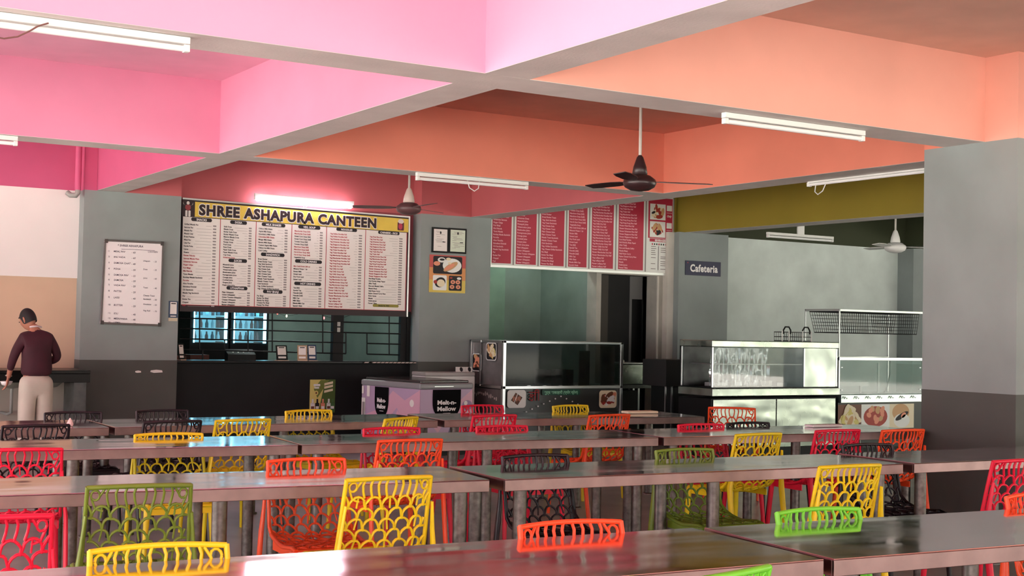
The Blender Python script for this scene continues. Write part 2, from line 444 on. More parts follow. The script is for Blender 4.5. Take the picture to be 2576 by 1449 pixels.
def make_chair(col, label):
    m = COL[col]
    t = thing('plastic_chair', label, 'chair')
    b = MB()
    # top rail, side rails and inner edge of the back
    rib(b, [(-.204+.408*i/12, .004) for i in range(13)], .010, .012)
    for s in (-1, 1):
        rib(b, [(s*halfw(TB*i/8), TB*i/8) for i in range(9)], .009, .013)
    # row of wavy upright bars below the rail, small rings in the corners
    for i in range(-3, 5):
        x = (i-.5)*.035; d = .009*(1 if i > 0 else -1)
        rib(b, [(x, .008), (x+d*.8, .03), (x+d*.4, .055), (x-d*.5, .082)], .0052, .0085)
    for s in (-1, 1):
        rib(b, [(s*(.172+.017*math.cos(a*PI/5)), .036+.020*math.sin(a*PI/5)) for a in range(11)], .0048, .008)
        rib(b, [(s*.138, .012), (s*.156, .040)], .005, .008)
        rib(b, [(s*.185, .052), (s*.170, .090), (s*.140, .098)], .005, .008)
        rib(b, [(s*.199, .075), (s*.178, .11)], .005, .008)
    scallops(b, .078, TB, .049, .036, 0)
    b.build('backrest', m, t)
    b = MB()
    for s in (-1, 1):
        rib(b, [(s*halfw(TB+(LT-TB)*i/8), TB+(LT-TB)*i/8) for i in range(9)], .012, .012)
    rib(b, [(-.2+.4*i/8, LT) for i in range(9)], .014, .012)
    rib(b, [(-.205+.41*i/8, TB) for i in range(9)], .005, .007)
    scallops(b, TB, LT, .046, .036, 0)
    # skirt under the front and sides of the seat
    zf = .425
    b.box(-.205, .205, .222, .230, zf-.045, zf)
    for s in (-1, 1): b.box(s*.207-.004, s*.207+.004, -.10, .225, .385, .428)
    b.build('seat', m, t)
    for s in (-1, 1):
        # rear leg: runs outside the back frame from half height down to the floor
        pts = [(s*.208, -.240, .70), (s*.220, -.222, .58), (s*.234, -.212, .46), (s*.236, -.232, .30), (s*.236, -.262, .12), (s*.236, -.285, 0)]
        MB().tube(pts, [(.006, .010), (.008, .018), (.011, .026), (.012, .024), (.012, .022), (.012, .020)], n=8, flat=(0, 1, 0)).build('leg', m, t, smooth=True)
        pts = [(s*.214, .205, .425), (s*.222, .212, .30), (s*.230, .224, .15), (s*.236, .235, 0)]
        MB().tube(pts, [(.020, .022), (.016, .020), (.014, .018), (.012, .016)], n=8, flat=(0, 1, 0)).build('leg', m, t, smooth=True)
    return t
protos = {}
def dup(root, loc, rz, label, group):
    r = root.copy(); C.objects.link(r); r.location = loc; r.rotation_euler = (0, 0, rz)
    r['label'] = label; r['group'] = group
    for ch in list(root.children):
        c = ch.copy(); C.objects.link(c); c.parent = r
        for g in list(ch.children):
            d = g.copy(); C.objects.link(d); d.parent = c
    return r
GRP = {'yellow': 'yellow web-backed plastic chairs', 'orange': 'orange web-backed plastic chairs', 'red': 'red web-backed plastic chairs',
       'black': 'black web-backed plastic chairs', 'olive': 'olive green web-backed plastic chairs', 'lime': 'lime green web-backed plastic chairs'}
def chair(col, x, y, ang, side, label, f=1.0):
    """(x, y) is the middle of the top rail; side N: back towards us, F: facing us"""
    x *= f*.8442; y *= f*.8442; a = R(ang)
    rz = a if side == 'N' else a+PI
    k = .258
    loc = (x-k*math.sin(rz), y+k*math.cos(rz), 0)
    sz = .975 if side == 'F' else 1
    if col not in protos:
        t = make_chair(col, label); t.location = loc; t.rotation_euler = (0, 0, rz); t['group'] = GRP[col]; protos[col] = t
    else: t = dup(protos[col], loc, rz, label, GRP[col])
    t.scale = (1, 1, sz)
CH = [
 ('yellow', 1.41, 4.60, -6, 'F', 'yellow web chair whose top rail peeks over the nearest table, lower left', 1.035),
 ('orange', 3.04, 4.47, -5, 'F', 'bright orange web chair peeking over the nearest table, lower middle', 1.04),
 ('lime', 4.26, 4.33, -4, 'F', 'lime green web chair peeking over the nearest table at the right', 1.045),
 ('orange', 5.76, 4.33, -2, 'F', 'orange web chair cut by the right edge behind the nearest table', 1.04),
 ('lime', 2.90, 3.31, 12, 'N', 'lime green web chair in front of the nearest table, cut by the bottom edge', 1),
 ('red', 1.02, 5.53, -6, 'N', 'pinkish red web chair pulled out at the lower left edge', 1),
 ('red', 1.71, 8.36, -8, 'N', 'pinkish red web chair behind the second row at the left edge', 1),
 ('olive', 1.85, 6.33, -8, 'N', 'olive green web chair with its back towards us in the second row', 1),
 ('yellow', 3.11, 6.19, -1, 'N', 'yellow web chair with full back showing at the middle of the second row', 1),
 ('yellow', 5.99, 5.76, -3, 'N', 'yellow web chair behind the lime green top rail, right of centre', 1),
 ('red', 7.37, 5.62, -2, 'N', 'red web chair cut by the right edge below the grey pillar', 1),
 ('orange', 3.06, 7.22, -3, 'F', 'orange web chair facing us under the second row, left of the yellow back', 1.035),
 ('black', 4.45, 6.94, -2, 'F', 'black web chair facing us under the second row next to the table seam', 1.04),
 ('olive', 5.63, 6.95, -2, 'F', 'olive green web chair facing us under the second row, right of centre', 1.04),
 ('black', 7.09, 6.72, -4, 'F', 'black web chair in front of the red and orange backs at the right', 1.055),
 ('yellow', 2.88, 9.24, -4, 'F', 'yellow web chair peeking over the third row at the left', 1.03),
 ('orange', 4.28, 8.22, -2, 'N', 'orange web chair with its back towards us at the third row, centre', 1),
 ('red', 4.63, 9.27, -2, 'F', 'red web chair peeking over the third row behind the orange back', 1.03),
 ('red', 5.61, 9.25, -1, 'F', 'red web chair peeking over the third row in front of the fryer cart', 1.025),
 ('red', 7.50, 9.03, -4, 'F', 'red web chair peeking over the third row, right of the third seam', 1.015),
 ('black', 8.19, 9.20, -2, 'F', 'black web chair peeking over the third row before the steel counter', 1.0),
 ('yellow', 7.17, 7.87, 2, 'N', 'yellow web chair with its back towards us below the glass counter', 1),
 ('red', 8.13, 7.97, -2, 'N', 'red web chair with its back towards us below the food pictures', 1),
 ('orange', 8.74, 7.82, -2, 'N', 'orange web chair with its back towards us beside the grey pillar', 1),
 ('yellow', 3.87, 10.38, 6, 'N', 'yellow web chair with its back towards us at the farthest row, left', 1),
 ('yellow', 5.25, 10.24, 28, 'N', 'yellow web chair turned askew before the ice cream freezer', 1),
 ('red', 6.23, 10.33, 6, 'N', 'red web chair with its back towards us at the farthest row before the fryer cart', 1),
 ('orange', 7.35, 10.11, 4, 'N', 'orange web chair with its back towards us at the farthest row', 1),
 ('black', 2.21, 10.23, 4, 'N', 'black web chair at the left edge near the white tissue', 1),
 ('black', 3.28, 10.36, 8, 'N', 'black web chair left of the yellow chair at the farthest row', 1),
 ('orange', 9.39, 10.77, -42, 'N', 'orange web chair turned askew before the steel counter panel', 1),
 ('yellow', 8.06, 11.88, 6, 'F', 'yellow web chair facing us before the white dots of the fryer cart', 1),
 ('red', 7.10, 12.10, -3, 'F', 'red web chair facing us in front of the freezer lettering', 1),
 ('yellow', 4.99, 11.75, 6, 'F', 'yellow web chair facing us below the small green poster', 1),
 ('black', 3.69, 12.06, 4, 'F', 'black web chair facing us beyond the farthest row, below the notice sticker', 1),
 ('black', 2.88, 11.98, 0, 'F', 'black web chair facing us beside the standing man', 1),
]
for a in CH: chair(*a)

# ---------------------------------------------------------------- flat signs on the walls
def board(TL, TR, BR, BL, Y):
    """corners in image pixels on the plane Y; returns origin, size and the map from board coordinates"""
    c = [atY(p[0], p[1], Y) for p in (TL, TR, BR, BL)]
    o = c[3].copy()
    W = ((c[1]-c[0]).length+(c[2]-c[3]).length)/2; H = ((c[0]-c[3]).length+(c[1]-c[2]).length)/2
    q = [p-o for p in c]
    def wp(p):
        u, v = p[0]/W, p[2]/H
        r = (q[3]*(1-u)+q[2]*u)*(1-v)+(q[0]*(1-u)+q[1]*u)*v
        return Vector((r.x, p[1], r.z))
    def uv(px, py):
        t = atY(px, py, Y)-o; u = .5; v = .5
        for _ in range(20):
            r = wp((u*W, 0, v*H)); u += (t.x-r.x)/W; v += (t.z-r.z)/H
        return u*W, v*H
    return o, W, H, wp, uv
def foodart(b, x0, x1, z0, z1, y, mats, seed, n=26, r=.16):
    rnd = random.Random(seed); w, h = x1-x0, z1-z0
    for i in range(n):
        a = rnd.random()*2*PI; q = rnd.random()**.6
        cx = (x0+x1)/2+math.cos(a)*q*w*.32; cz = (z0+z1)/2+math.sin(a)*q*h*.32
        s = r*(.5+rnd.random())
        b.ell(cx, cz, s*w*.8, s*h*.45, y-.0002*(i+1), rnd.choice(mats), 9, rnd.random()*PI)

# the canteen's big menu board
Yb = 15.06
o, W, H, wp, uv = board((459, 501), (1031, 548), (1025, 797), (452, 783), Yb)
t = thing('menu_board', 'big framed menu board headed SHREE ASHAPURA CANTEEN over the serving window', 'menu board', o)
MB(wp).box(0, W, 0, .05, 0, H).build('board', maroon, t)
MB(wp).box(-.0, W, -.012, .05, H, H+.018).box(W-.018, W, -.012, .05, 0, H).build('frame', alu, t)
X = lambda px: uv(px, 660)[0]
y1b = uv(755, 529)[1]; y2b = uv(755, 564.5)[1]; yc1 = uv(755, 566)[1]; yc0 = uv(755, 774)[1]
b = MB(wp); b.rect(X(487), X(1025), y2b, y1b, -.001, 0)
b.build('banner', [yellow_b], t)
b = MB(wp)
xs, xe = X(497), X(944); cap = .118
zt = y2b+.028
b.text('SHREE ASHAPURA CANTEEN', xs-.006, zt-.004, cap*1.06, -.004, 1, w=xe-xs+.012, bold=.085, space=1.12)
b.text('SHREE ASHAPURA CANTEEN', xs, zt, cap, -.006, 0, w=xe-xs, bold=.052, space=1.12)
b.build('title_lettering', [maroon, ink_w], t)
b = MB(wp); b.rect(.012, X(1022), yc0, yc1, -.001, 0)
b.build('menu_sheet', [paper], t)
b = MB(wp)
seps = [X(a) for a in (552, 642, 732, 819.5, 918)]
for a in seps: b.rect(a-.004, a+.004, yc0, yc1, -.002, 0)
b.rect(.012, X(1022), yc0-.006, yc0, -.002, 0); b.rect(X(1021), X(1022.5), yc0, yc1, -.002, 0)
b.build('column_rule', [ink_r], t)
# emblem and drink picture at the ends of the banner
b = MB(wp); ex, ez = uv(473, 515)
b.ell(ex, ez+.02, .018, .02, -.003, 0); b.ell(ex, ez-.03, .034, .035, -.003, 1)
for s in (-1, 1):
    b.poly([(ex+s*.01, -.004, ez-.02), (ex+s*.055, -.004, ez+.005), (ex+s*.06, -.004, ez+.03), (ex+s*.048, -.004, ez)], 0)
    b.rrect(ex+s*.018-.013, ex+s*.018+.013, ez-.135, ez-.065, .008, -.004, 0)
b.build('emblem', [paper, mat('emblem_red', (150, 60, 66), .6)], t)
b = MB(wp); ex, ez = uv(1008, 566)
b.rrect(ex-.045, ex+.045, ez-.07, ez+.035, .012, -.003, 0); b.ell(ex, ez+.045, .04, .03, -.004, 1); b.ell(ex-.005, ez-.02, .028, .04, -.005, 2)
b.build('drink_picture', [mat('dark_cherry', (96, 22, 40), .5), mat('cream_foam', (226, 214, 206), .5), mat('cherry', (190, 50, 80), .5)], t)
heads = [('SNACKS', 507, 553, 48), ('DOSA', 600, 560, 40), ('JUICES', 598, 656, 44), ('UTHAPPAM', 596, 725, 50), ('MILK SHAKES', 688, 566, 58), ('SANDWICH', 686, 641, 58),
         ('PAV BHAJI', 686, 734, 48), ('VEG. SOUP', 778, 572, 56), ('COLD DRINKS', 776, 658, 68), ('HOT DRINKS', 774, 714, 68), ('NOODLES', 872, 578, 54), ('CHINEESE - RICE', 978, 586, 58)]
for s_, px, py, wd in heads:
    b = MB(wp); u, v = uv(px, py); k = W/570*wd*.5
    b.rrect(u-k, u+k, v-.021, v+.021, .020, -.003, 0)
    b.text(s_, u, v-.012, .024, -.005, 1, maxw=2*k-.03, bold=.03, align='C')
    b.build('heading', [ink, ink_w], t)
K_, R_ = 0, 1
cols = [
 (459, 545, 563, 769, [('Grilled Masala Pav', 0), ('Samosa Pav', 0), ('Masala Pav', 0), ('Masala Usal', 0), ('Bread Pattice', 0), ('Misal Pav', 0), ('Usal Pav', 0), ('Kanda Poha', 0), ('Upma', 0), ('Sheera', 0), ('Paneer Pakoda', 1), ('Samosa Masala Plate', 1), ('Schezwan Samosa', 1), ('Finger Chips', 1), ('Puri Bhaji', 1), ('Mix Pakoda', 1), ('Tawa Masala', 0), ('Bombay Masala Sandwich', 0), ('Parotha', 1), ('Aloo Paratha', 0), ('Sabudana Khichdi', 0), ('Chi Sandwich', 0), ('Masala Veg Sandwich', 0), ('Pav', 0), ('Butter Pav', 0), ('Chapati', 0), ('Puri', 1)]),
 (560, 635, 569, 649, [('Sada Dosa', 0), ('Masala Dosa', 0), ('Butter Sada Dosa', 0), ('Butter Masala Dosa', 0), ('Mysore Masala Dosa', 0), ('Cheese Dosa', 0), ('Paneer Dosa', 0), ('Podi Dosa', 0), ('Rava Dosa', 0), ('Paper Sada Dosa', 0), ('Paper Masala Dosa', 0), ('Cup Dosa', 0), ('Schezwan Dosa', 1)]),
 (558, 633, 664, 718, [('Mosambi Juice', 0), ('Pineapple Juice', 0), ('Watermelon Juice', 0), ('Muskmelon Juice', 0), ('Pomegranate Juice', 0), ('Orange Juice', 0), ('Cocktail Juice', 0), ('Grapes Juice', 0), ('Fresh Lime Juice', 0)]),
 (556, 631, 733, 767, [('Plain Uthappam', 0), ('Onion Uthappam', 0), ('Onion Tomato Uthappam', 0), ('Cheese Uthappam', 0), ('Paneer Uthappam', 0), ('Butter Uthappam', 0)]),
 (648, 726, 574, 632, [('Chikoo Milk Shake', 0), ('Apple Milk Shake', 0), ('Strawberry Milk Shake', 0), ('Chocolate Milk Shake', 1), ('Mango Milk Shake', 0), ('Banana Milk Shake', 0), ('Custard Apple Milk Shake', 0), ('Chikoo Ice Milk Shake', 0), ('Cold Coffee', 0)]),
 (646, 724, 650, 727, [('Bread Butter', 0), ('Bread Butter Toast', 0), ('Veg. Sada Sandwich', 0), ('Veg Toast Sandwich', 0), ('Veg Cheese Sada', 0), ('Veg Cheese Toast', 0), ('Plain Cheese Sada', 0), ('Plain Cheese Toast', 0), ('Masala Toast Sandwich', 0), ('Masala Cheese Toast', 0), ('Club Sandwich', 0), ('Veg. Grilled Sandwich', 0), ('Veg. Cheese Grilled Sandwich', 0)]),
 (644, 722, 742, 768, [('Pav Bhaji', 0), ('Butter Pav Bhaji', 0), ('Masala Pav Bhaji', 0), ('Cheese Pav Bhaji', 0), ('Paneer Pav Bhaji', 0)]),
 (738, 814, 580, 649, [('Manchurian Soup (full)', 1), ('Manchurian Soup (half)', 1), ('Sweet Corn Soup (full)', 0), ('Sweet Corn Soup (half)', 0), ('Tomato Soup (full)', 0), ('Tomato Soup (half)', 0), ('Manchow Soup (full)', 1), ('Manchow Soup (half)', 1), ('Hot & Sour Soup (full)', 1), ('Hot & Sour Soup (half)', 1), ('Vegetable Soup', 0)]),
 (736, 812, 668, 704, [('Mix Cold Drink 200 ml', 1), ('Mineral Water 1 ltr', 0), ('Butter Milk', 0), ('Sweet Lassi', 0), ('Dry Fruit Lassi', 0), ('Sweet Lassi', 0)]),
 (735, 811, 722, 770, [('Tea (full)', 0), ('Special Tea', 0), ('Nescafe (full)', 0), ('Nescafe (half)', 0), ('Milk Cup', 0), ('Milk Glass', 0), ('Masala Milk Cup', 0), ('Special Ukala', 0)]),
 (826, 912, 587, 772, [(a, 1) for a in ('Veg Hakka Noodles Full', 'Veg Hakka Noodles Half', 'Veg Schezwan Noodles Full', 'Veg Schezwan Noodles Half', 'Veg Singapore Noodles Full', 'Veg Singapore Noodles Half', 'Veg Triple Noodles Full', 'Veg Triple Noodles Half', 'Veg Manchurian Noodles Full', 'Veg Manchurian Noodles Half', 'Veg Hong Kong Noodles Full', 'Veg Hong Kong Noodles Half', 'Veg Chilly Dry Full', 'Veg Chilly Dry Half', 'Veg Chilly Gravy Full', 'Veg Chilly Gravy Half', 'Veg Manchurian Dry Full', 'Veg Manchurian Dry Half', 'Veg Manchurian Gravy Full', 'Veg Manchurian Gravy Half', 'Paneer Chilly Dry Full', 'Paneer Chilly Dry Half', 'Paneer Manchurian Dry Full', 'Paneer Manchurian Dry Half', 'Veg Lollipop Full', 'Veg Lollipop Half', 'Paneer Lollipop Full', 'Paneer Lollipop Half')]),
 (926, 1014, 595, 764, [(a, 1) for a in ('Veg Fried Rice Full', 'Veg Fried Rice Half', 'Veg Schezwan Rice Full', 'Veg Schezwan Rice Half', 'Veg Singapore Rice Full', 'Veg Singapore Rice Half', 'Veg Triple Rice Full', 'Veg Triple Half', 'Veg Manchurian Rice Full', 'Veg Manchurian Rice Half', 'Veg Hong Kong Rice Full', 'Veg Hong Kong Rice Half', 'Paneer Fried Rice Full', 'Paneer Schezwan Rice Full', 'Paneer Schezwan Rice Half', 'Paneer Singapore Rice Full', 'Paneer Singapore Rice Half')]+[(a, 0) for a in ('Roti Bhaji Paratha', 'Dal Khichdi, Bhaji, Papad', '   (Mini Thali)', 'Rice and Masala Dalfry', 'Masala Bhaat', 'Sabji Rassa Curry', 'Rajma Chawal Curry Rice', 'Extra Upma', 'Masala', 'Gulab Jamun', 'Paneer Tikka')]),
]
b = MB(wp)
for (pa, pb, ya, yb_, lines) in cols:
    u0, _ = uv(pa+2, (ya+yb_)/2); u1, _ = uv(pb, (ya+yb_)/2)
    _, v0 = uv((pa+pb)/2, ya+3); _, v1 = uv((pa+pb)/2, yb_)
    n_ = len(lines); st = (v0-v1)/max(1, n_-1) if n_ > 1 else 0
    for i, (s_, c_) in enumerate(lines):
        v = v0-st*i-.008; mw = (u1-u0)*.74
        b.text(s_, u0, v, .0165, -.003, c_, maxw=mw, bold=.035)
        wd = min(mw, len(s_)*.0138)
        b.rect(u0+wd+.008, u0+(u1-u0)*.82, v-.002, v+.0008, -.003, 2)
        b.rrect(u0+(u1-u0)*.86, u0+(u1-u0)*.96, v-.002, v+.014, .004, -.003, 2)
b.build('menu_lettering', [ink, ink_r, ink_gr], t)
b = MB(wp); u, v = uv(970, 772); b.rrect(u-.18, u+.18, v-.004, v+.032, .016, -.004, 0); b.text('Mobile No. 9833 . . . . .', u, v+.006, .016, -.006, 1, maxw=.3, align='C', bold=.03)
b.build('phone_ribbon', [mat('ribbon_olive', (150, 140, 60), .6), ink], t)

# second, red menu board
Yb = 15.12
x0 = atY(1233, 668, Yb).x; x1 = atY(1693, 690, Yb).x; z0 = atY(1470, 681, Yb).z; z1 = 3.50
o = Vector((x0, Yb, z0)); W = x1-x0; H = z1-z0
t = thing('menu_board', 'red and white menu board hanging above the second counter', 'menu board', o)
MB().box(0, W, 0, .06, 0, H).build('board', white_pl, t)
MB().box(0, W, -.012, .03, -.012, .02).box(W-.02, W, -.012, .03, .02, H).box(0, .01, -.012, .03, .02, H).build('frame', alu, t)
def ux(px): return atY(px, 660, Yb).x-x0
def vz(px, py): return atY(px, py, Yb).z-z0
b = MB()
pans = [(1236.5, 1285), (1297, 1348), (1359, 1418), (1429, 1475.5), (1487, 1542), (1554.6, 1617.5)]
for a, c in pans: b.rect(ux(a), ux(c), .045, H-.12, -.001, 0)
a, c = ux(1629), ux(1690)
b.rect(a, c, vz(1660, 600), H-.10, -.001, 0)
b.build('red_panel', [red_b], t)
b = MB()
for i in range(len(pans)):
    l = pans[i][1]; r_ = pans[i+1][0] if i < 5 else 1629
    m_ = (ux(l)+ux(r_))/2; b.rect(m_-.012, m_+.012, .03, H-.12, -.001, 0)
b.build('divider', [ink_gr], t)
words2 = [cols[0][4], cols[1][4]+cols[2][4]+cols[3][4], cols[4][4]+cols[5][4]+cols[6][4], cols[7][4]+cols[8][4]+cols[9][4], cols[10][4], cols[11][4]]
b = MB()
for (a, c), L_ in zip(pans, words2):
    st = .0395; n_ = int((H-.2)/st); L2 = [x_[0] for x_ in L_]
    L2 = (L2*3)[-n_:] if len(L2) < n_ else L2[-n_:]
    for i, s_ in enumerate(reversed(L2)):
        b.text(s_, ux(a)+.015, .06+i*st, .021, -.003, 0, maxw=(ux(c)-ux(a))*.88, bold=.045)
b.build('menu_lettering', [mat('ink_rose', (238, 170, 184), .6)], t)
b = MB()
food = [mat('food_tan', (206, 160, 112), .5), mat('food_cream', (236, 222, 190), .5), mat('food_red', (168, 50, 40), .5), mat('food_brown', (110, 62, 40), .5), mat('food_pink', (232, 150, 120), .5), mat('food_leaf', (70, 110, 60), .5), mat('plate_white', (236, 236, 232), .4), ink, mat('food_yellow', (220, 206, 120), .5)]
for (ya, yb_) in ((513, 553), (557, 597)):
    za, zb = vz(1650, yb_), vz(1650, ya); xa, xb = ux(1633), ux(1672)
    b.rect(xa, xb, za, zb, -.003, 6); foodart(b, xa, xb, za, zb, -.003, [2, 1, 7, 2, 0], ya, 16, .2)
    b.rect(ux(1675), ux(1688), zb-.09, zb-.01, -.003, 6); b.rect(ux(1675), ux(1688), zb-.12, zb-.115, -.003, 6)
    b.text('Only', ux(1676), za+.05, .03, -.003, 6, maxw=.09, bold=.03, slant=.3)
b.build('food_picture', food, t)
b = MB(); za = vz(1660, 609); zb = vz(1660, 601)
b.rect(ux(1633), ux(1687), za, zb, -.003, 1); b.text('BEVERAGES', ux(1660), za+.008, .028, -.005, 0, maxw=.24, bold=.04, align='C')
for i in range(8): b.ell(ux(1640+i*5.6), vz(1660, 615), .012, .014, -.003, 2 if i % 3 else 1, 10)
for k, (xx, ys_) in enumerate(((1637, (622, 627, 632, 637, 642, 650, 665, 678)), (1661, (625, 630, 635, 647, 651, 659, 664, 669, 678)))):
    for yy in ys_: b.rect(ux(xx), ux(xx+(10 if k == 0 else 22)+(yy % 4)), vz(1660, yy), vz(1660, yy)+.010, -.003, 3)
b.rect(ux(1655), ux(1656), vz(1660, 680), vz(1660, 620), -.003, 2)
b.build('beverage_list', [ink_w, red_b, ink, ink_gr], t)

# whiteboard with the hand-written list
Yb = 14.90
o, W, H, wp, uv = board((264, 602), (411, 609), (404, 821), (253, 815), Yb)
t = thing('whiteboard', 'whiteboard with a hand-written price list hanging on the grey pillar', 'whiteboard', o)
MB(wp).box(0, W, 0, .04, 0, H).build('panel', mat('whiteboard_white', (236, 228, 230), .25), t)
b = MB(wp); f = .022
b.box(0, W, -.012, .04, 0, f).box(0, W, -.012, .04, H-f, H).box(0, f*.6, -.012, .04, f, H-f).box(W-f*.6, W, -.012, .04, f, H-f)
b.build('frame', mat('frame_grey', (96, 90, 88), .45, .4), t, bevel=.003)
for x_ in (.014, W-.014):
    for z_ in (.018, H-.018): MB(wp).box(x_-.018, x_+.018, -.016, .0, z_-.022, z_+.022).build('corner_cap', mat('cap_dark', (60, 54, 52), .5), t, bevel=.004)
b = MB(wp)
def hand(px, py, s_, h=.020, mw=1):
    u, v = uv(px, py); b.text(s_, u, v-h/2, h, -.004, 0, maxw=mw, bold=.012, slant=.12)
hand(296, 617, '* SHREE ASHAPURA', .024, .43); hand(372, 633, 'CANTEEN', .018, .17)
u, v = uv(305, 626); b.rect(u, u+.38, v-.004, v, -.003, 0)
rows_ = [('MISAL PAV', '60', 632), ('IDLI VADA', '60', 646), ('SAMOSA CHAT', '40', 661), ('POHA', '30', 676), ('SAMOSA PAV', '22', 691), ('SAMOSA', '20', 704), ('VADA PAV', '20', 717), ('PATTIS', '20', 732), ('LASSI', '40', 748), ('BUTTER', '20', 767), ('IDLI', '40', 788), ('MEDUVADA', '45', 801), ('UPMA', '30', 811)]
for i, (a_, p_, y_) in enumerate(rows_):
    hand(272, y_-1, '%d)' % (i+1), .016); hand(286, y_, a_, .020, .27); hand(331, y_+3, '- '+p_, .020)
for (a_, p_, y_) in (('Uttapam', '- 25', 656), ('Dosa', '- 25', 677), ('Juice', '- 60', 699), ('Toast', '- 40', 723), ('Cheese Toast', '', 743), ('Sandwich', '- 50', 752), ('Omelette', '- 50', 765), ('Veg Roll', '- 70', 781)):
    hand(360, y_, a_, .017, .16); hand(386, y_+2, p_, .017)
b.build('handwriting', [mat('marker', (70, 60, 84), .6)], t)

def placard(name, label, cat, TL, BR, Y, mats_fn, th=.012, group=None):
    a = atY(TL[0], TL[1], Y); c = atY(BR[0], BR[1], Y)
    W_, H_ = c.x-a.x, a.z-c.z
    t_ = thing(name, label, cat, (a.x, Y, c.z), 0, group)
    mats_fn(t_, W_, H_, th)
    return t_
def _sign(t_, W_, H_, th):
    MB().box(0, W_, 0, th, 0, H_).build('plate', navy, t_, bevel=.002)
    b = MB(); b.text('Cafeteria', W_*.13, H_*.27, H_*.50, -.001, 0, w=W_*.78, bold=.035, space=1.08); b.ell(W_*.06, H_*.86, .006, .012, -.001, 1, 10)
    b.build('lettering', [ink_w, ink_r], t_)
placard('wall_sign', 'dark blue Cafeteria sign on the grey pillar', 'sign', (1725, 655), (1813, 696), PF-.014, _sign)
def cert(bg_m, seed):
    def f(t_, W_, H_, th):
        MB().box(0, W_, 0, .02, 0, H_).build('frame', black_m, t_, bevel=.002)
        b = MB(); e = .022; b.rect(e, W_-e, e, H_-e, -.001, 0)
        rnd = random.Random(seed)
        for i in range(16):
            z_ = H_-e-.03-i*(H_-.09)/17; x_ = e+.02+rnd.random()*.04
            if rnd.random() < .8: b.rect(x_, x_+(W_-2*e-.05)*(.3+.6*rnd.random()), z_, z_+.004, -.002, 1)
        b.ell(W_*.5, H_-e-.045, .012, .018, -.003, 2, 10); b.rect(W_*.62, W_*.8, H_*.42, H_*.45, -.003, 2)
        b.build('certificate', [bg_m, ink_gr, ink], t_)
    return f
placard('certificate_frame', 'black framed white certificate, left one on the middle pillar', 'frame', (1088, 571), (1128, 637), PF-.022, cert(paper, 3), group='framed certificates on the middle pillar')
placard('certificate_frame', 'black framed pale green certificate, right one on the middle pillar', 'frame', (1130, 573), (1173, 639), PF-.022, cert(paper_g, 5), group='framed certificates on the middle pillar')
def _poster(t_, W_, H_, th):
    b = MB()
    for i in range(12):
        z_ = H_*i/12; b.poly([(0, 0, z_), (W_, 0, z_), (W_, 0, z_+H_/12), (0, 0, z_+H_/12)], 0 if i < 4 else 1 if i < 8 else 2)
    b.box(0, W_, .0005, .004, 0, H_, 1)
    b.build('sheet', [mat('poster_yellow', (222, 196, 92), .5), mat('poster_orange', (220, 150, 90), .5), mat('poster_red', (196, 84, 80), .5)], t_)
    b = MB(); m_ = .05*W_
    b.rrect(W_*.1, W_*.9, H_*.50, H_*.97, .02, -.001, 7); b.ell(W_*.62, H_*.73, W_*.26, H_*.19, -.0015, 6)
    b.ell(W_*.58, H_*.70, W_*.22, H_*.08, -.002, 0, rot=.5); b.ell(W_*.55, H_*.69, W_*.16, H_*.05, -.0022, 4, rot=.5)
    b.ell(W_*.33, H_*.87, W_*.11, H_*.07, -.002, 6); b.ell(W_*.2, H_*.77, W_*.09, H_*.06, -.002, 4); b.ell(W_*.34, H_*.88, W_*.07, H_*.03, -.003, 7); b.ell(W_*.52, H_*.90, W_*.07, H_*.04, -.003, 1); b.ell(W_*.55, H_*.79, W_*.05, H_*.03, -.003, 1)
    b.rrect(W_*.1, W_*.48, H_*.06, H_*.46, .015, -.001, 6); b.ell(W_*.3, H_*.27, W_*.15, H_*.13, -.0015, 7, rot=.4); b.ell(W_*.32, H_*.25, W_*.11, H_*.10, -.002, 1); b.ell(W_*.17, H_*.28, W_*.05, H_*.05, -.002, 2)
    b.rrect(W_*.54, W_*.9, H_*.06, H_*.46, .015, -.001, 7)
    for (cx, cz) in ((.65, .29), (.79, .29), (.63, .16), (.8, .16)):
        b.ell(W_*cx, H_*cz, W_*.065, H_*.055, -.002, 4); b.ell(W_*cx, H_*cz, W_*.02, H_*.015, -.003, 7)
    b.ell(W_*.82, H_*.39, W_*.06, H_*.035, -.002, 6); b.ell(W_*.6, H_*.4, W_*.04, H_*.025, -.002, 2)
    b.build('food_picture', food, t_)
placard('food_poster', 'orange and yellow poster with three food pictures on the middle pillar', 'poster', (1081, 640), (1170, 738), PF-.008, _poster)
def _pay(t_, W_, H_, th):
    MB().box(0, W_, 0, .006, H_*.17, H_).build('sticker', mat('sticker_blue', (34, 58, 92), .4), t_)
    b = MB(); b.rect(W_*.15, W_*.85, H_*.35, H_*.95, -.001, 0); b.rect(W_*.25, W_*.75, H_*.85, H_*.90, -.002, 1); b.rect(W_*.2, W_*.8, H_*.22, H_*.27, -.002, 0)
    b.build('printed_panel', [paper, ink], t_)
    MB().box(0, W_*.95, -.001, .006, 0, H_*.16).build('tape', mat('tape_cream', (206, 192, 166), .5), t_)
placard('payment_sticker', 'blue and white payment sticker at the right edge of the whiteboard pillar', 'sticker', (425, 757), (447, 808), PF-.008, _pay)
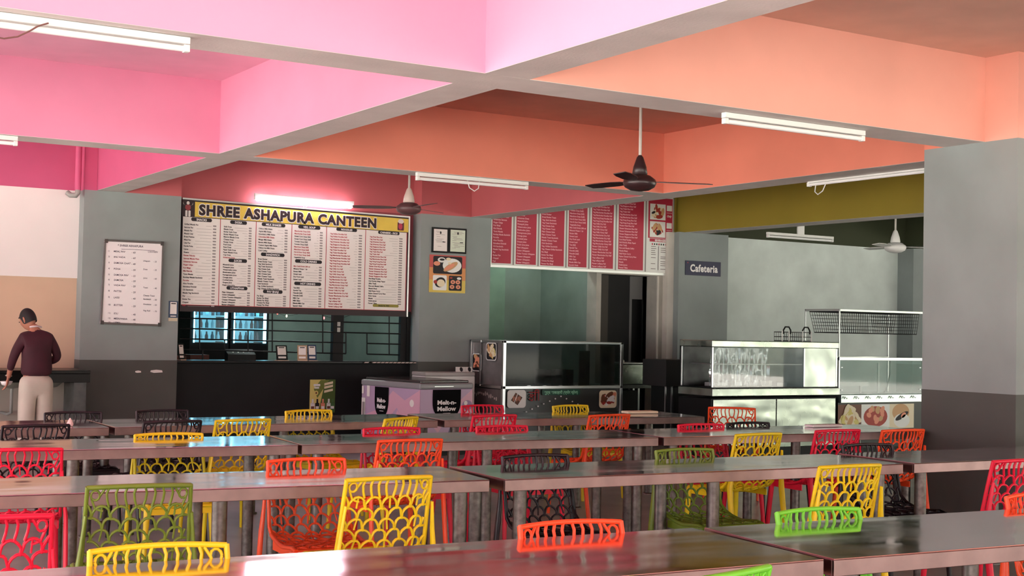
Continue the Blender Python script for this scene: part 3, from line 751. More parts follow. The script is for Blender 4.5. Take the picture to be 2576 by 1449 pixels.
def _green(t_, W_, H_, th):
    MB().box(0, W_, 0, .004, 0, H_).build('sheet', mat('poster_green', (74, 98, 44), .5), t_)
    b = MB(); b.poly([(0, -.001, 0), (W_*.35, -.001, 0), (W_*.6, -.001, H_), (0, -.001, H_)], 8)
    b.poly([(W_*.15, -.002, H_*.72), (W_*.42, -.002, H_*.99), (W_*.75, -.002, H_*.99), (W_*.3, -.002, H_*.45)], 9)
    b.rrect(W_*.14, W_*.40, H_*.80, H_*.87, .006, -.003, 6); b.rrect(W_*.17, W_*.36, H_*.73, H_*.78, .006, -.003, 6)
    for k, z_ in enumerate((.82, .72, .60)): b.poly([(W_*.56, -.003, H_*z_), (W_*.9, -.003, H_*(z_+.06)), (W_*.9, -.003, H_*(z_+.13)), (W_*.56, -.003, H_*(z_+.07))], 1)
    b.ell(W_*.25, H_*.60, W_*.08, H_*.07, -.003, 8); b.ell(W_*.25, H_*.60, W_*.035, H_*.03, -.004, 3)
    for k, (cx, c_) in enumerate(((.12, 6), (.3, 7), (.52, 4), (.75, 6), (.9, 5))):
        b.rrect(W_*(cx-.08), W_*(cx+.08), H_*.03, H_*.3, .01, -.003, c_); b.rrect(W_*(cx-.035), W_*(cx+.035), H_*.28, H_*.42, .005, -.003, c_)
        b.rect(W_*(cx-.06), W_*(cx+.06), H_*.12, H_*.2, -.004, 6 if c_ != 6 else 3)
    b.build('bottle_picture', food+[mat('poster_moss', (112, 124, 52), .5)], t_)
placard('drinks_poster', 'small green and yellow drinks poster on the black wall below the window', 'poster', (780, 955), (842, 1038), WF-.006, _green)

def _scrap(t_, W_, H_, th):
    MB().poly([(0, 0, H_*.3), (W_*.3, 0, 0), (W_, 0, H_*.15), (W_*.95, 0, H_*.8), (W_*.5, 0, H_), (W_*.05, 0, H_*.8)]).build('scrap', paper, t_, solid=.002)
placard('paper_scrap', 'torn white paper scrap stuck on the dark dado below the whiteboard, larger of the two', 'scrap', (378, 930), (409, 938), PF-.005, _scrap)
placard('paper_scrap', 'torn white paper scrap stuck on the dark dado below the whiteboard, smaller of the two', 'scrap', (340, 932), (355, 938), PF-.005, _scrap)

# ---------------------------------------------------------------- serving window
YG = 15.14
def gx(px, py=830, Y=YG): return atY(px, py, Y).x
t = thing('window_grille', 'black steel bar grille across the serving window', 'grille', (0, YG, 0))
zs = {}
def bar(p, q, r=.009):
    a, c = atY(*p, YG), atY(*q, YG)
    MB().tube([(a.x, 0, a.z), (c.x, 0, c.z)], r, n=6).build('bar', black_m, t)
def hy(px, k): return (0, 808, 834, 860, 887)[k] + (px-830)*.025 + 1.5
for k in (1, 2, 3):
    xa = 452; xb = 1008
    if k == 3:
        bar((452, hy(452, 3)), (870, hy(870, 3))); bar((923, hy(923, 3)), (1008, hy(1008, 3)))
    else: bar((xa, hy(xa, k)), (xb, hy(xb, k)))
bar((452, hy(452, 4)), (870, hy(870, 4))); bar((923, hy(923, 4)), (1004, hy(1004, 4)))
for px, ya, yb_ in ((502, 783, hy(502, 4)), (685, 783, hy(685, 4)), (812, 785, hy(812, 4)), (979, 788, hy(979, 4)), (870, hy(870, 2), hy(870, 4)), (923, hy(923, 2), hy(923, 4)), (624, hy(624, 2), hy(624, 4)), (565, hy(565, 3), hy(565, 4)), (510, hy(510, 4), 905)):
    bar((px, ya), (px, yb_))
a0 = atY(1032, 792, YG); z_b = WZ0+.01
b = MB(); b.box(WX0, a0.x, -.02, .03, WZ1-.02, WZ1+.03).box(a0.x-.05, a0.x, -.02, .03, z_b, WZ1-.02)
b.build('frame', black_m, t, bevel=.003)
b = MB(); xa, xb = gx(838), gx(864); b.box(xa, xb, -.005, .07, z_b, WZ1)
b.build('mullion', black_t, t)
b = MB(); xm = (xa+xb)/2
for z_ in (1.40, 1.47): b.box(xm-.018, xm+.022, -.012, -.004, z_, z_+.055)
b.build('switch', mat('switch_grey', (170, 170, 166), .5), t, bevel=.003)
xa, xb = gx(1008), gx(1028)
MB().box(xa, xb, .0, .06, z_b, WZ1-.02).build('side_panel', black_t, t)
# counter ledge
tag(MB().box(WX0+.01, 7.83, WF-.16, WF+.17, WZ0, WZ0+.03).build('counter_slab', black_g, bevel=.006), 'black stone ledge of the serving window', 'counter')
b = MB(); x_ = gx(905); 
for i in range(14):
    xx = gx(905)+i*(gx(1048)-gx(905))/14; w_ = .10 if i == 0 else .045
    b.poly([(xx, 0, .002), (xx+w_, 0, .002), (xx+w_+.02, 0, .014), (xx+.02, 0, .014)], 0)
b.box(gx(903), gx(1050), .0005, .004, -.003, .022, 1)
ob = b.build('warning_tape', [mat('tape_pale', (222, 206, 196), .5), black_m]); ob.location = (0, WF-.17, WZ0+.008)
tag(ob, 'black and white striped tape along the ledge edge, right end of the window', 'tape')
# stands on the ledge
def stand(px0, px1, py0, py1, label, c1, tilt=0, name='table_stand', cat='stand'):
    Y = WF-.08; a = atY(px0, py0, Y); c = atY(px1, py1, Y); W_ = c.x-a.x; H_ = a.z-WZ0-.03
    t_ = thing(name, label, cat, ((a.x+c.x)/2, Y, WZ0+.03), tilt, 'printed stands on the serving ledge')
    b = MB(); b.T = Matrix.Rotation(-.18, 4, 'X'); b.box(-W_/2, W_/2, 0, .006, .006, H_); b.build('panel', c1, t_)
    b = MB(); b.T = Matrix.Rotation(-.18, 4, 'X'); b.rect(-W_*.38, W_*.38, H_*.38, H_*.92, -.001, 0); b.rect(-W_*.25, W_*.25, H_*.82, H_*.88, -.002, 1); b.rect(-W_*.35, W_*.35, H_*.15, H_*.28, -.001, 0)
    b.build('print', [paper, ink], t_)
    MB().box(-W_/2, W_/2, -.03, .05, 0, .008).build('foot', mat('stand_cream', (216, 196, 172), .5), t_)
    return t_
bl = mat('sticker_blue', (34, 58, 92), .4)
stand(451, 466, 864, 905, 'black payment stand at the left end of the serving ledge', black_m, .3)
stand(696, 726, 868, 905, 'dark payment stand left of the black mullion on the ledge', black_m, .2)
stand(750, 772, 868, 905, 'tan printed stand just right of the mullion on the ledge', mat('stand_tan', (170, 140, 110), .5), -.25)
stand(776, 797, 867, 905, 'blue payment stand, rightmost on the serving ledge', bl)
# billing machine
a = atY(572, 900, 15.20); c = atY(642, 900, 15.20)
t = thing('billing_machine', 'small black billing machine behind the bars at the left of the ledge', 'machine', (a.x, 15.18, WZ0+.03))
W_ = c.x-a.x
b = MB(); b.box(0, W_, 0, .12, 0, .07).poly([(0, 0, .07), (W_, 0, .07), (W_, .12, .13), (0, .12, .13)]).poly([(W_, 0, .07), (W_, .12, .07), (W_, .12, .13)]).poly([(0, 0, .07), (0, .12, .13), (0, .12, .07)])
b.build('case', black_m, t)
b = MB()
for k in range(4): b.lathe([(.008, 0), (.008, .008)], W_*(.2+.2*k), .03+.01*k, .09, 10)
b.build('key', white_pl, t)
# string of coloured bulbs
t = thing('string_light', 'wire with small coloured bulbs under the board', 'lights', (0, 15.32, 0))
pts = [(690, 781), (698, 788), (721, 795), (760, 786), (812, 792), (849, 806), (860, 800), (885, 790)]
P3 = [atY(p[0], p[1], 15.32) for p in pts]
MB().tube([(p.x, 0, min(p.z, 1.62)) for p in P3], .002, n=5).build('wire', black_m, t)
for (px, py, rgb) in ((698, 788, (255, 90, 80)), (721, 795, (255, 240, 190)), (815, 800, (255, 110, 110)), (857, 793, (150, 140, 255)), (849, 808, (90, 255, 110))):
    p = atY(px, py, 15.32)
    MB().lathe([(.003, -.016), (.010, -.006), (.010, .006), (.004, .016)], p.x, 0, p.z, 10).build('bulb', mat('bulb_%d_%d' % (px, py), rgb, .4, emit=1.6), t)
# lit fridges in the kitchen
for k, (pa, pb) in enumerate(((478, 576), (580, 676))):
    Y = 17.6; a = atY(pa, 870, Y); c = atY(pb, 870, Y); W_ = c.x-a.x
    t = thing('drinks_fridge', ('left' if k == 0 else 'right')+' glass-door fridge glowing pale blue inside the kitchen', 'fridge', (a.x, Y, 0), 0, 'glowing glass-door fridges')
    g0 = atY((487, 588)[k], 862, Y).x-a.x; g1 = atY((571, 669)[k], 862, Y).x-a.x; zb = atY(520, 862, Y).z; zt = 1.86
    b = MB(); b.box(0, W_, .02, .65, 0, zb).box(0, W_, .02, .65, zt, 2.0).box(0, g0, .02, .65, zb, zt).box(g1, W_, .02, .65, zb, zt).box(g0, g1, .5, .65, zb, zt)
    b.build('cabinet', black_m, t)
    b = MB(); b.box(g0, g1, .48, .498, zb, zt); b.build('lit_back', glow_s, t)
    b = MB(); b.box(g1-.035, g1, .0, .03, zb, zt).box(g0, g0+.012, .0, .03, zb, zt).box(g0, g1, .0, .03, zt-.03, zt)
    zh = atY(540, 783, Y).z
    b.box(g0, g1, .1, .13, zh-.01, zh+.02)
    b.build('light_strip', glow_b, t)
    for j in range(4):
        z_ = zb+.02+j*.17
        if z_ < zt-.1:
            MB().box(g0, g1, .05, .47, z_, z_+.012).build('shelf', glow_s, t)
            for i in range(5):
                xx = g0+.06+i*(g1-g0-.14)/4
                MB().lathe([(.022, 0), (.024, .06), (.012, .095), (.012, .12)], xx, .14, z_+.012, 10).build('bottle', mat('bottle_%d' % ((i+j+k) % 3), ((60, 90, 100), (150, 190, 200), (90, 60, 60))[(i+j+k) % 3], .3), t)
    b = MB(); b.box(g0, g1, -.005, .003, zb, zt); b.build('glass_door', mat('glass_blue', (200, 240, 250), .05, alpha=.12), t)
# kitchen counter with dishes
t = thing('kitchen_counter', 'dark counter with stacked boxes inside the kitchen', 'counter', (4.0, 16.6, 0))
MB().box(0, 2.2, 0, .5, 0, 1.0).build('cabinet', mat('counter_dark', (52, 50, 50), .6), t)
b = MB()
for i in range(4): b.box(.55+i*.3, .80+i*.3, .05, .3, 1.0, 1.05+.02*(i % 2))
b.build('box', mat('box_brown', (128, 84, 72), .6), t)
# notice on the kitchen wall, shelf bracket
p = atY(905, 815, 19.4)
b = MB(); b.box(-.12, .12, 0, .02, -.2, .12, 0).rect(-.10, .10, -.02, .10, -.001, 1); b.rect(-.11, -.01, -.19, -.07, -.001, 1); b.rect(.01, .11, -.19, -.07, -.001, 1)
ob = b.build('wall_panel', [mat('panel_pale', (170, 190, 180), .6), black_m]); ob.location = (p.x, 19.46, p.z)
tag(ob, 'small dark switch panel on the green kitchen wall', 'panel')
# unseen tube lamps added to brighten the kitchen and the counter room
def fill_lamp(name, label, x, y, z, L, e):
    t_ = thing(name, label, 'lamp', (x, y, z))
    MB().box(-L/2, L/2, -.03, .03, .03, .07).build('batten', white_pl, t_)
    MB().tube([(-L/2+.03, 0, 0), (L/2-.03, 0, 0)], .018, n=10).build('tube', mat('fill_glow_%g' % e, (225, 240, 235), .5, emit=e), t_)
    return t_
fill_lamp('tube_light', 'added fill lamp out of view on the kitchen ceiling', 7.4, 17.4, 3.05, 1.2, 70)
fill_lamp('tube_light', 'added fill lamp out of view behind the red menu board', 10.0, 15.9, 3.05, 1.0, 22)

# ---------------------------------------------------------------- doorway
t = thing('double_door', 'dark door leaves standing in the doorway beside the fryer cart', 'door', (xd0, 15.5, 0))
W_ = xd1-xd0
def dx(px): return atY(px, 800, 15.5).x-xd0
MB().box(.005, dx(1526), -.03, .04, 0, 2.28).build('jamb', mat('jamb_brown', (58, 50, 44), .6), t)
MB().box(dx(1526), dx(1583), 0, .04, 0, 2.28).build('leaf', black_t, t)
b = MB(); b.box(dx(1583), dx(1625), 0, .04, 1.95, 2.28).box(dx(1583), dx(1589), 0, .04, 0, 1.95).box(dx(1618), dx(1625), 0, .04, 0, 1.95)
b.build('leaf', mat('door_grey', (104, 104, 104), .5), t)
MB().box(dx(1589), dx(1618), .015, .03, 0, 1.95).build('dark_pane', black_g, t)
MB().box(dx(1625), W_, 0, .04, 0, 2.28).build('leaf', black_t, t)

# ---------------------------------------------------------------- ice cream chest freezer
YF = 13.45; FTH = R(8)
cn = atY(1058, 958, YF); HF = cn.z
def _hit(px, dx_, dy_):
    d = ray(px, 950); k = d.x/d.y          # x = k*y on that image column
    return (k*cn.y-cn.x)/(dx_-k*dy_)
FW = _hit(1189, math.cos(FTH), math.sin(FTH)); FD = _hit(911, -math.sin(FTH), math.cos(FTH))
fx1 = cn.x+FW
t = thing('chest_freezer', 'grey-topped ice cream chest freezer with lilac landscape print', 'freezer', (cn.x, YF, 0), FTH)
lil = mat('print_lilac', (186, 160, 190), .4); lil2 = mat('print_mauve', (150, 124, 164), .4); lil3 = mat('print_pink', (216, 168, 188), .4); lil4 = mat('print_plum', (92, 74, 112), .4)
fg = mat('freezer_grey', (140, 140, 144), .35)
hz = HF-.10
MB().box(0, FW, 0, FD, .06, hz).build('cabinet', lil, t, bevel=.006)
MB().box(-.01, FW+.01, -.01, FD+.01, hz, HF-.03).build('rim', fg, t, bevel=.018)
MB().box(.03, FW-.03, .03, FD-.03, HF-.032, HF).build('lid', mat('lid_glass', (70, 66, 66), .12), t, bevel=.012)
MB().box(.05, FW-.05, .05, FD-.05, 0, .06).build('plinth', black_m, t)
b = MB(); b.box(FW*.25, FW*.62, -.018, -.008, HF-.075, HF-.06); b.build('handle', steel, t, bevel=.003)
def landscape(b, W_, y, z0, z1, seed):
    rnd = random.Random(seed); H_ = z1-z0
    b.poly([(0, y, z0+H_*.45), (W_*.3, y, z0+H_*.6), (W_*.55, y, z0+H_*.95), (W_*.75, y, z0+H_*.8), (W_, y, z0+H_), (W_, y, z0+H_*.4), (0, y, z0+H_*.2)], 2)
    y -= .0006; b.poly([(0, y, z0), (W_*.15, y, z0+H_*.5), (W_*.34, y, z0+H_*.25), (W_*.62, y, z0+H_*.66), (W_*.78, y, z0+H_*.35), (W_, y, z0+H_*.6), (W_, y, z0)], 0)
    y -= .0006; b.poly([(0, y, z0), (W_*.45, y, z0), (W_*.56, y, z0+H_*.30), (W_*.63, y, z0+H_*.62), (W_*.74, y, z0+H_*.2), (W_*.9, y, z0+H_*.3), (W_, y, z0+H_*.45), (W_, y, z0)], 1)
    y -= .0006; b.poly([(W_*.60, y, z0+H_*.5), (W_*.63, y, z0+H_*.62), (W_*.70, y, z0+H_*.52), (W_*.80, y, z0+H_*.5), (W_*.73, y, z0+H_*.36), (W_*.66, y, z0+H_*.3)], 2)
    b.ell(W_*.9, z0+H_*.72, W_*.10, W_*.08, y, 3); b.ell(W_*.87, z0+H_*.76, W_*.035, W_*.035, y-.0005, 4)
def badge(b, x, zt_, w_, h_, y):
    P = [(x-w_/2, y, zt_), (x+w_/2, y, zt_)]
    for i in range(9):
        a = PI/2*i/8; P.append((x+w_/2*math.cos(a)**.6 if i < 8 else x, y, zt_-h_*.45-h_*.55*math.sin(a)))
    P += [(2*x-p[0], y, p[2]) for p in reversed(P[2:-1])]
    b.poly(P, 0)
b = MB(); landscape(b, FW, -.002, .10, hz-.005, 4); b.build('front_print', [lil, lil4, lil3, lil2, paper], t)
b = MB(); badge(b, FW*.50, hz-.005, FW*.54, .32, -.006)
b.text('Melt-n-', FW*.50, hz-.175, .050, -.008, 1, w=FW*.36, bold=.04, align='C'); b.text('Mellow', FW*.50, hz-.248, .050, -.008, 1, w=FW*.36, bold=.04, align='C'); b.rect(FW*.43, FW*.57, hz-.28, hz-.274, -.008, 1)
b.build('brand_badge', [mat('badge_black', (10, 9, 12), .8, spec=.1), ink_w], t)
# end panel towards -X: draw in a rotated frame
def endT(x, y): 
    return Matrix.Translation((x, y, 0)) @ Matrix.Rotation(-PI/2, 4, 'Z')
b = MB(); b.T = endT(0, FD); landscape(b, FD, -.002, .10, hz-.005, 7)
b.poly([(FD*.70, -.005, .10), (FD*.74, -.005, .42), (FD*.79, -.005, .10)], 5)
b.build('side_print', [lil, lil2, lil3, lil3, paper, mat('print_red', (130, 30, 46), .4)], t)
b = MB(); b.T = endT(0, FD); badge(b, FD*.36, hz-.005, FD*.24, .34, -.006)
b.text('Melt-n-', FD*.36, hz-.185, .052, -.008, 1, w=FD*.15, bold=.04, align='C'); b.text('Mellow', FD*.36, hz-.258, .052, -.008, 1, w=FD*.15, bold=.04, align='C'); b.rect(FD*.33, FD*.40, hz-.29, hz-.284, -.008, 1)
b.build('brand_badge', [mat('badge_black', (10, 9, 12), .8, spec=.1), ink_w], t)
b = MB(); b.T = endT(0, FD); b.rect(.01, .09, hz-.46, hz-.15, -.006, 0); b.rect(.025, .08, hz-.40, hz-.2, -.007, 1); b.rect(.01, .05, hz-.10, hz-.01, -.006, 0); b.rect(.12, .18, hz-.13, hz-.0, -.006, 0)
b.build('rating_label', [paper, ink_gr], t)
# white chest and cards behind the freezer
xe_ = atY(1189, 950, 14.62).x; ob_z = atY(1100, 936, 14.62).z; xs_0 = atY(1064, 936, 14.62).x
t = thing('chest_freezer', 'white low chest standing between the lilac freezer and the pillar', 'freezer', (xs_0, 14.56, 0))
W_ = xe_-xs_0
MB().box(0, W_, 0, .36, .05, ob_z-.05).build('cabinet', white_pl, t, bevel=.01)
MB().box(0, W_, -.005, .365, ob_z-.05, ob_z).build('lid', mat('lid_grey', (170, 166, 162), .4), t, bevel=.012)
MB().box(.03, W_-.03, .03, .33, 0, .05).build('plinth', black_m, t)
for k, (pa, pb) in enumerate(((1147, 1171), (1172, 1188))):
    a = atY(pa, 923, 14.7); c = atY(pb, 940, 14.7)
    t = thing('display_card', ('left' if k == 0 else 'right')+' small white card standing on the white chest beside the fryer cart', 'card', (a.x, 14.7, ob_z), 0, 'small cards on the white chest')
    MB().box(0, c.x-a.x, 0, .01, 0, a.z-ob_z).build('card', paper, t)
    b = MB(); b.ell((c.x-a.x)*.55, (a.z-ob_z)*.5, .022, .03, -.001, 0, 12, rot=.4); b.build('print', ink, t)

# ---------------------------------------------------------------- fryer cart with Devanagari lettering
YC = 14.10
A_ = atY(1266, 975, YC); X0 = A_.x; X1 = atY(1561, 976, YC).x; zc = A_.z; ZT = atY(1266, 857, YC).z
yb1 = min(atX(1213, 853, X0).y, 14.90); yb2 = min(atX(1191, 972, X0).y, 14.92)
if yb2-YC < .35: yb2 = YC+.5
t = thing('food_cart', 'steel glass-fronted fryer cart with food stickers and green Hindi lettering', 'food cart', (X0, YC, 0))
WC = X1-X0; DC = min(14.92-YC, .80)
fz = mat('cart_front', (62, 64, 62), .3, .3)
MB().box(.02, WC-.02, .02, DC-.02, .08, zc-.02).build('cabinet', [fz], t, bevel=.004)
b = MB(); r_ = .022
for x_ in (0, WC):
    for y_ in (0, DC): b.box(x_-r_, x_+r_, y_-r_, y_+r_, 0, ZT)
b.box(-r_, WC+r_, -r_, r_, zc-.02, zc+.02).box(-r_, WC+r_, DC-r_, DC+r_, zc-.02, zc+.02).box(-r_, r_, r_, DC-r_, zc-.02, zc+.02).box(WC-r_, WC+r_, r_, DC-r_, zc-.02, zc+.02)
b.box(-r_, WC+r_, -r_, r_, ZT-.03, ZT).box(-r_, WC+r_, DC-r_, DC+r_, ZT-.03, ZT).box(-r_, r_, r_, DC-r_, ZT-.03, ZT).box(WC-r_, WC+r_, r_, DC-r_, ZT-.03, ZT)
b.build('frame', steel, t, bevel=.004)
ys1 = min(DC, max(.2, yb1-YC))
sidem = mat('cart_side', (128, 124, 124), .4, .35, var=.12, scale=5)
b = MB(); b.box(.004, .010, .02, DC-.02, zc+.02, ZT-.03); b.build('side_panel', sidem, t)
b = MB(); b.box(-.012, .0, .02, DC-.02, .1, zc-.03); b.build('side_panel', sidem, t)
MB().box(-.03, -.022, ys1-.012, ys1+.012, zc, ZT).build('post', steel, t)
b = MB(); b.box(.02, WC-.02, .03, DC-.03, zc-.018, zc).build('worktop', steel_d, t)
MB().box(.03, WC-.03, -.004, .002, zc+.02, ZT-.03).build('glass_front', mat('glass_smoke', (30, 38, 35), .06, alpha=.5, spec=.15), t)
def cx(px): return atY(px, 975, YC).x-X0
b = MB(); b.box(cx(1518), cx(1552), .06, .08, zc, ZT-.05).box(cx(1490), cx(1516), .3, .32, zc, ZT-.12); b.build('back_panel', mat('steel_brown', (104, 96, 90), .4, .8, var=.2, scale=8), t)
b = MB(); b.box(cx(1278), cx(1310), .1, .35, zc, zc+.10); b.build('tray', mat('tray_green', (110, 114, 98), .4), t, bevel=.004)
for k in range(3): MB().box(cx(1388+28*k)-.05, cx(1388+28*k)+.06, .1, .32, zc, zc+.22).build('fryer_tank', black_m, t, bevel=.008)
for k in range(4): MB().box(cx(1325+40*k), cx(1325+40*k)+.05, -.012, .02, zc+.018, zc+.024).build('latch', steel, t)
def vz2(px, py): return atY(px, py, YC).z
b = MB()
def sticker(b, px0, px1, py0, py1, seed, bgm, pal, y=-.006, fx=cx):
    xa, xb = fx(px0), fx(px1); za, zb = vz2((px0+px1)/2, py1), vz2((px0+px1)/2, py0)
    b.rrect(xa, xb, za, zb, min(xb-xa, zb-za)*.18, y, bgm)
    return xa, xb, za, zb
xa, xb, za, zb = sticker(b, 1276, 1323, 981, 1026, 1, 6, None)
cx_, cz_ = (xa+xb)/2, (za+zb)/2
b.ell(cx_, cz_, .085, .080, -.007, 7, 4, rot=.2); b.ell(cx_, cz_, .078, .074, -.0075, 3, 4, rot=.2)
for i in range(5): b.rect(cx_-.055+i*.024, cx_-.045+i*.024, cz_-.03+.01*(i % 2), cz_+.035-.01*(i % 2), -.008, 4)
b.poly([(cx_-.05, -.0085, cz_-.07), (cx_-.04, -.0085, cz_-.07), (cx_+.02, -.0085, cz_+.07), (cx_+.01, -.0085, cz_+.07)], 6)
b.build('food_sticker', food, t); b = MB()
xa, xb, za, zb = sticker(b, 1507, 1551, 982, 1026, 2, 1, None); foodart(b, xa, xb, za, zb, -.007, [2, 3, 6, 2, 4], 12, 22, .26)
b.build('food_sticker', food, t)
L0 = DC-ys1
def sside(px): return DC-(atX(px, 900, X0).y-YC)
for (pa, pb, ya, yb_, sd, cols_) in ((1225, 1251, 862, 907, 3, [0, 1, 1, 8]), (1190, 1214, 889, 934, 4, [0, 4, 3, 0])):
    b = MB(); b.T = endT(-.012, DC)
    ca = min(max(sside(pa), .02), DC-.1); cb = min(max(sside(pb), ca+.1), DC-.02)
    za = atX((pa+pb)/2, yb_, X0).z; zb = atX((pa+pb)/2, ya, X0).z
    b.rrect(ca, cb, za, zb, .04, -.002, 6); b.rrect(ca+.012, cb-.012, za+.012, zb-.012, .035, -.003, 7)
    foodart(b, ca, cb, za, zb, -.0035, cols_, sd, 22, .24)
    b.build('food_sticker', food, t)
# lettering on the front
b = MB(); xa, xb = cx(1363), cx(1459); za, zb = vz2(1410, 994), vz2(1410, 979)
b.rrect(xa, xb, za, zb, .03, -.005, 0); b.text('शुद्ध शाकाहारी (प्योर व्हेज)', (xa+xb)/2, za+.018, .036, -.007, 1, w=(xb-xa)*.88, bold=.02, align='C')
b.build('green_lettering', [mat('label_green', (14, 74, 56), .4), mat('letter_green', (150, 216, 180), .5)], t)
b = MB(); xa, xb = cx(1330), cx(1357); za, zb = vz2(1343, 1008), vz2(1343, 981); w_, h_ = xb-xa, zb-za; r_ = .009
def st(P, r=.010): b.tube([(xa+p[0]*w_, -.006, za+p[1]*h_) for p in P], [(r, .002)]*len(P), n=6, flat=(0, 1, 0))
st([(.0, .78), (1.0, .78)], .008); st([(.62, .78), (.62, .0)]); st([(.92, .78), (.92, .0)])
st([(.62, .78), (.60, .95), (.78, 1.05), (.93, .95), (.92, .78)])
st([(.08, .42), (.20, .60), (.34, .52), (.30, .36), (.12, .34)]); st([(.30, .36), (.44, .22), (.36, .05), (.22, .0)]); st([(.34, .52), (.62, .52)]); st([(.05, .22), (.2, .05)])
b.build('red_lettering', mat('letter_red', (150, 24, 28), .4), t)
b = MB()
for px, py in ((1325, 1036), (1339, 1029), (1354, 1022), (1368, 1016), (1383, 1009), (1397, 1003), (1411, 997), (1425, 1003), (1440, 1010), (1454, 1017), (1468, 1023), (1481, 1029)):
    x_ = cx(px); z_ = vz2(px, py); b.poly([(x_-.014, -.006, z_), (x_, -.006, z_-.011), (x_+.014, -.006, z_), (x_, -.006, z_+.011)], 0)
b.build('diamond_mark', ink_w, t)
b = MB(); b.T = endT(-.012, DC)
rnd = random.Random(8)
for i in range(14): b.ell(.08+i*.045, zc-.07-.04*rnd.random()-.003*i, .012+.01*rnd.random(), .012+.02*rnd.random(), -.004, 0, 8)
b.build('scuff_mark', paper, t)

# work table with steel tank beyond the cart
YT = 14.55
xa = X1+.06; xb = atY(1662, 975, YT).x; zt_ = atY(1600, 968, YT).z
t = thing('work_table', 'steel work table standing in front of the doorway', 'table', (xa, YT, 0))
MB().box(0, xb-xa, 0, .5, zt_-.05, zt_).build('top', steel_d, t, bevel=.004)
for x_ in (.03, xb-xa-.03, xb-xa-.12):
    for y_ in (.03, .47): MB().box(x_-.015, x_+.015, y_-.015, y_+.015, 0, zt_-.05).build('leg', steel, t)
MB().box(.08, (xb-xa)*.62, .05, .45, .05, zt_-.08).build('gas_box', black_t, t)
a = atY(1566, 912, YT+.05); c = atY(1630, 966, YT+.05)
t = thing('steel_tank', 'shiny rectangular steel tank standing on the work table', 'tank', (a.x, YT+.05, zt_))
W_ = c.x-a.x; H_ = a.z-zt_
MB().box(0, W_, 0, .38, 0, H_-.02).build('body', steel_w, t, bevel=.012)
MB().box(-.012, W_+.02, -.012, .392, H_-.02, H_).build('lid', steel, t, bevel=.005)
MB().lathe([(.012, 0), (.014, .02), (.006, .035)], W_*.2, .1, H_, 12).build('knob', steel, t)
a = atY(1560, 1039, 9.5)
# black griddle box on its stand
YK = 13.6
a = atY(1676, 905, YK); c = atY(1750, 972, YK)
t = thing('griddle', 'black boxy griddle on a black stand below the Cafeteria sign', 'griddle', (a.x, YK, 0))
W_ = c.x-a.x
MB().box(0, W_, 0, .5, c.z, a.z).build('hood', mat('griddle_black', (36, 34, 34), .6), t, bevel=.006)
d_ = atY(1698, 975, YK).x-a.x; e_ = atY(1788, 975, YK).x-a.x
MB().box(d_, e_, .02, .5, .04, c.z-.01).build('stand', mat('stand_black', (14, 14, 15), .6), t)
for x_ in (.02, d_-.03): MB().box(x_, x_+.02, .03, .05, 0, c.z).build('leg', steel, t)
a2 = atY(1753, 856, YK); c2 = atY(1790, 975, YK)
t = thing('black_rack', 'black open rack frame between the griddle and the steel counter', 'rack', (a2.x, YK-.0, c.z))
H_ = a2.z-c.z; W_ = e_+a.x-a2.x
b = MB(); b.box(0, W_, .0, .35, H_-.05, H_); b.build('top', black_m, t)
for x_ in (.0, W_-.02):
    for y_ in (0, .33): MB().box(x_, x_+.02, y_, y_+.02, 0, H_-.05).build('post', black_m, t)
MB().box(.02, W_-.02, .02, .33, H_*.42, H_*.42+.03).build('shelf', black_m, t)
MB().box(.02, W_-.02, .05, .33, .0, H_*.30).build('box', black_t, t)

# ---------------------------------------------------------------- steel display counter
YS = 12.2
def sx(px): return atY(px, 950, YS).x
def sz(px, py): return atY(px, py, YS).z
X0 = sx(1791); X1 = sx(2106)
t = thing('display_counter', 'shiny steel display counter with glass case and streaky reflecting film', 'display counter', (X0, YS, 0))
WS = X1-X0; DS = .62
z1 = sz(1800, 975); z0 = sz(1800, 997); zt_ = sz(1795, 856); zk = sz(1950, 1127)
MB().box(0, WS, .05, DS-.02, 0, zk).build('plinth', black_m, t)
MB().box(0, WS, .012, DS, zk, z0-.03).build('cabinet', black_m, t)
b = MB()
for i in range(2): b.box(.03+i*(WS/2-.02), .03+i*(WS/2-.02)+WS/2-.035, -.002, .012, zk+.01, z0-.04)
b.build('front_panel', steel_w, t, bevel=.004)
MB().box(-.01, WS+.01, -.03, DS, z0, z1-.012).build('drawer_band', steel_w, t, bevel=.006)
MB().box(-.005, WS, -.02, DS, z1-.012, z1).build('counter_top', black_m, t)
xg = sx(2022)-X0
for x_, y_ in ((0, 0), (xg, 0), (WS-.022, 0), (0, DS-.05), (WS-.022, DS-.05)): MB().box(x_, x_+.022, y_, y_+.022, z1, zt_-.08).build('post', steel, t, bevel=.003)
MB().box(-.015, WS+.01, -.02, DS-.02, zt_-.08, zt_).build('top_band', steel_w, t, bevel=.008)
MB().box(xg+.022, WS-.022, .005, .015, z1, zt_-.08).build('side_panel', wavy_steel('steel_brushed', (196, 204, 196), .3, .5, (3, 3, 3), .04), t)
MB().box(.022, xg, .004, .010, z1, zt_-.08).build('glass_front', mat('glass_mirror', (120, 140, 145), .02, .0, alpha=.35, spec=1), t)
zs_ = sz(1900, 918)
MB().box(.022, xg, .03, .45, zs_, zs_+.012).build('shelf', steel, t)
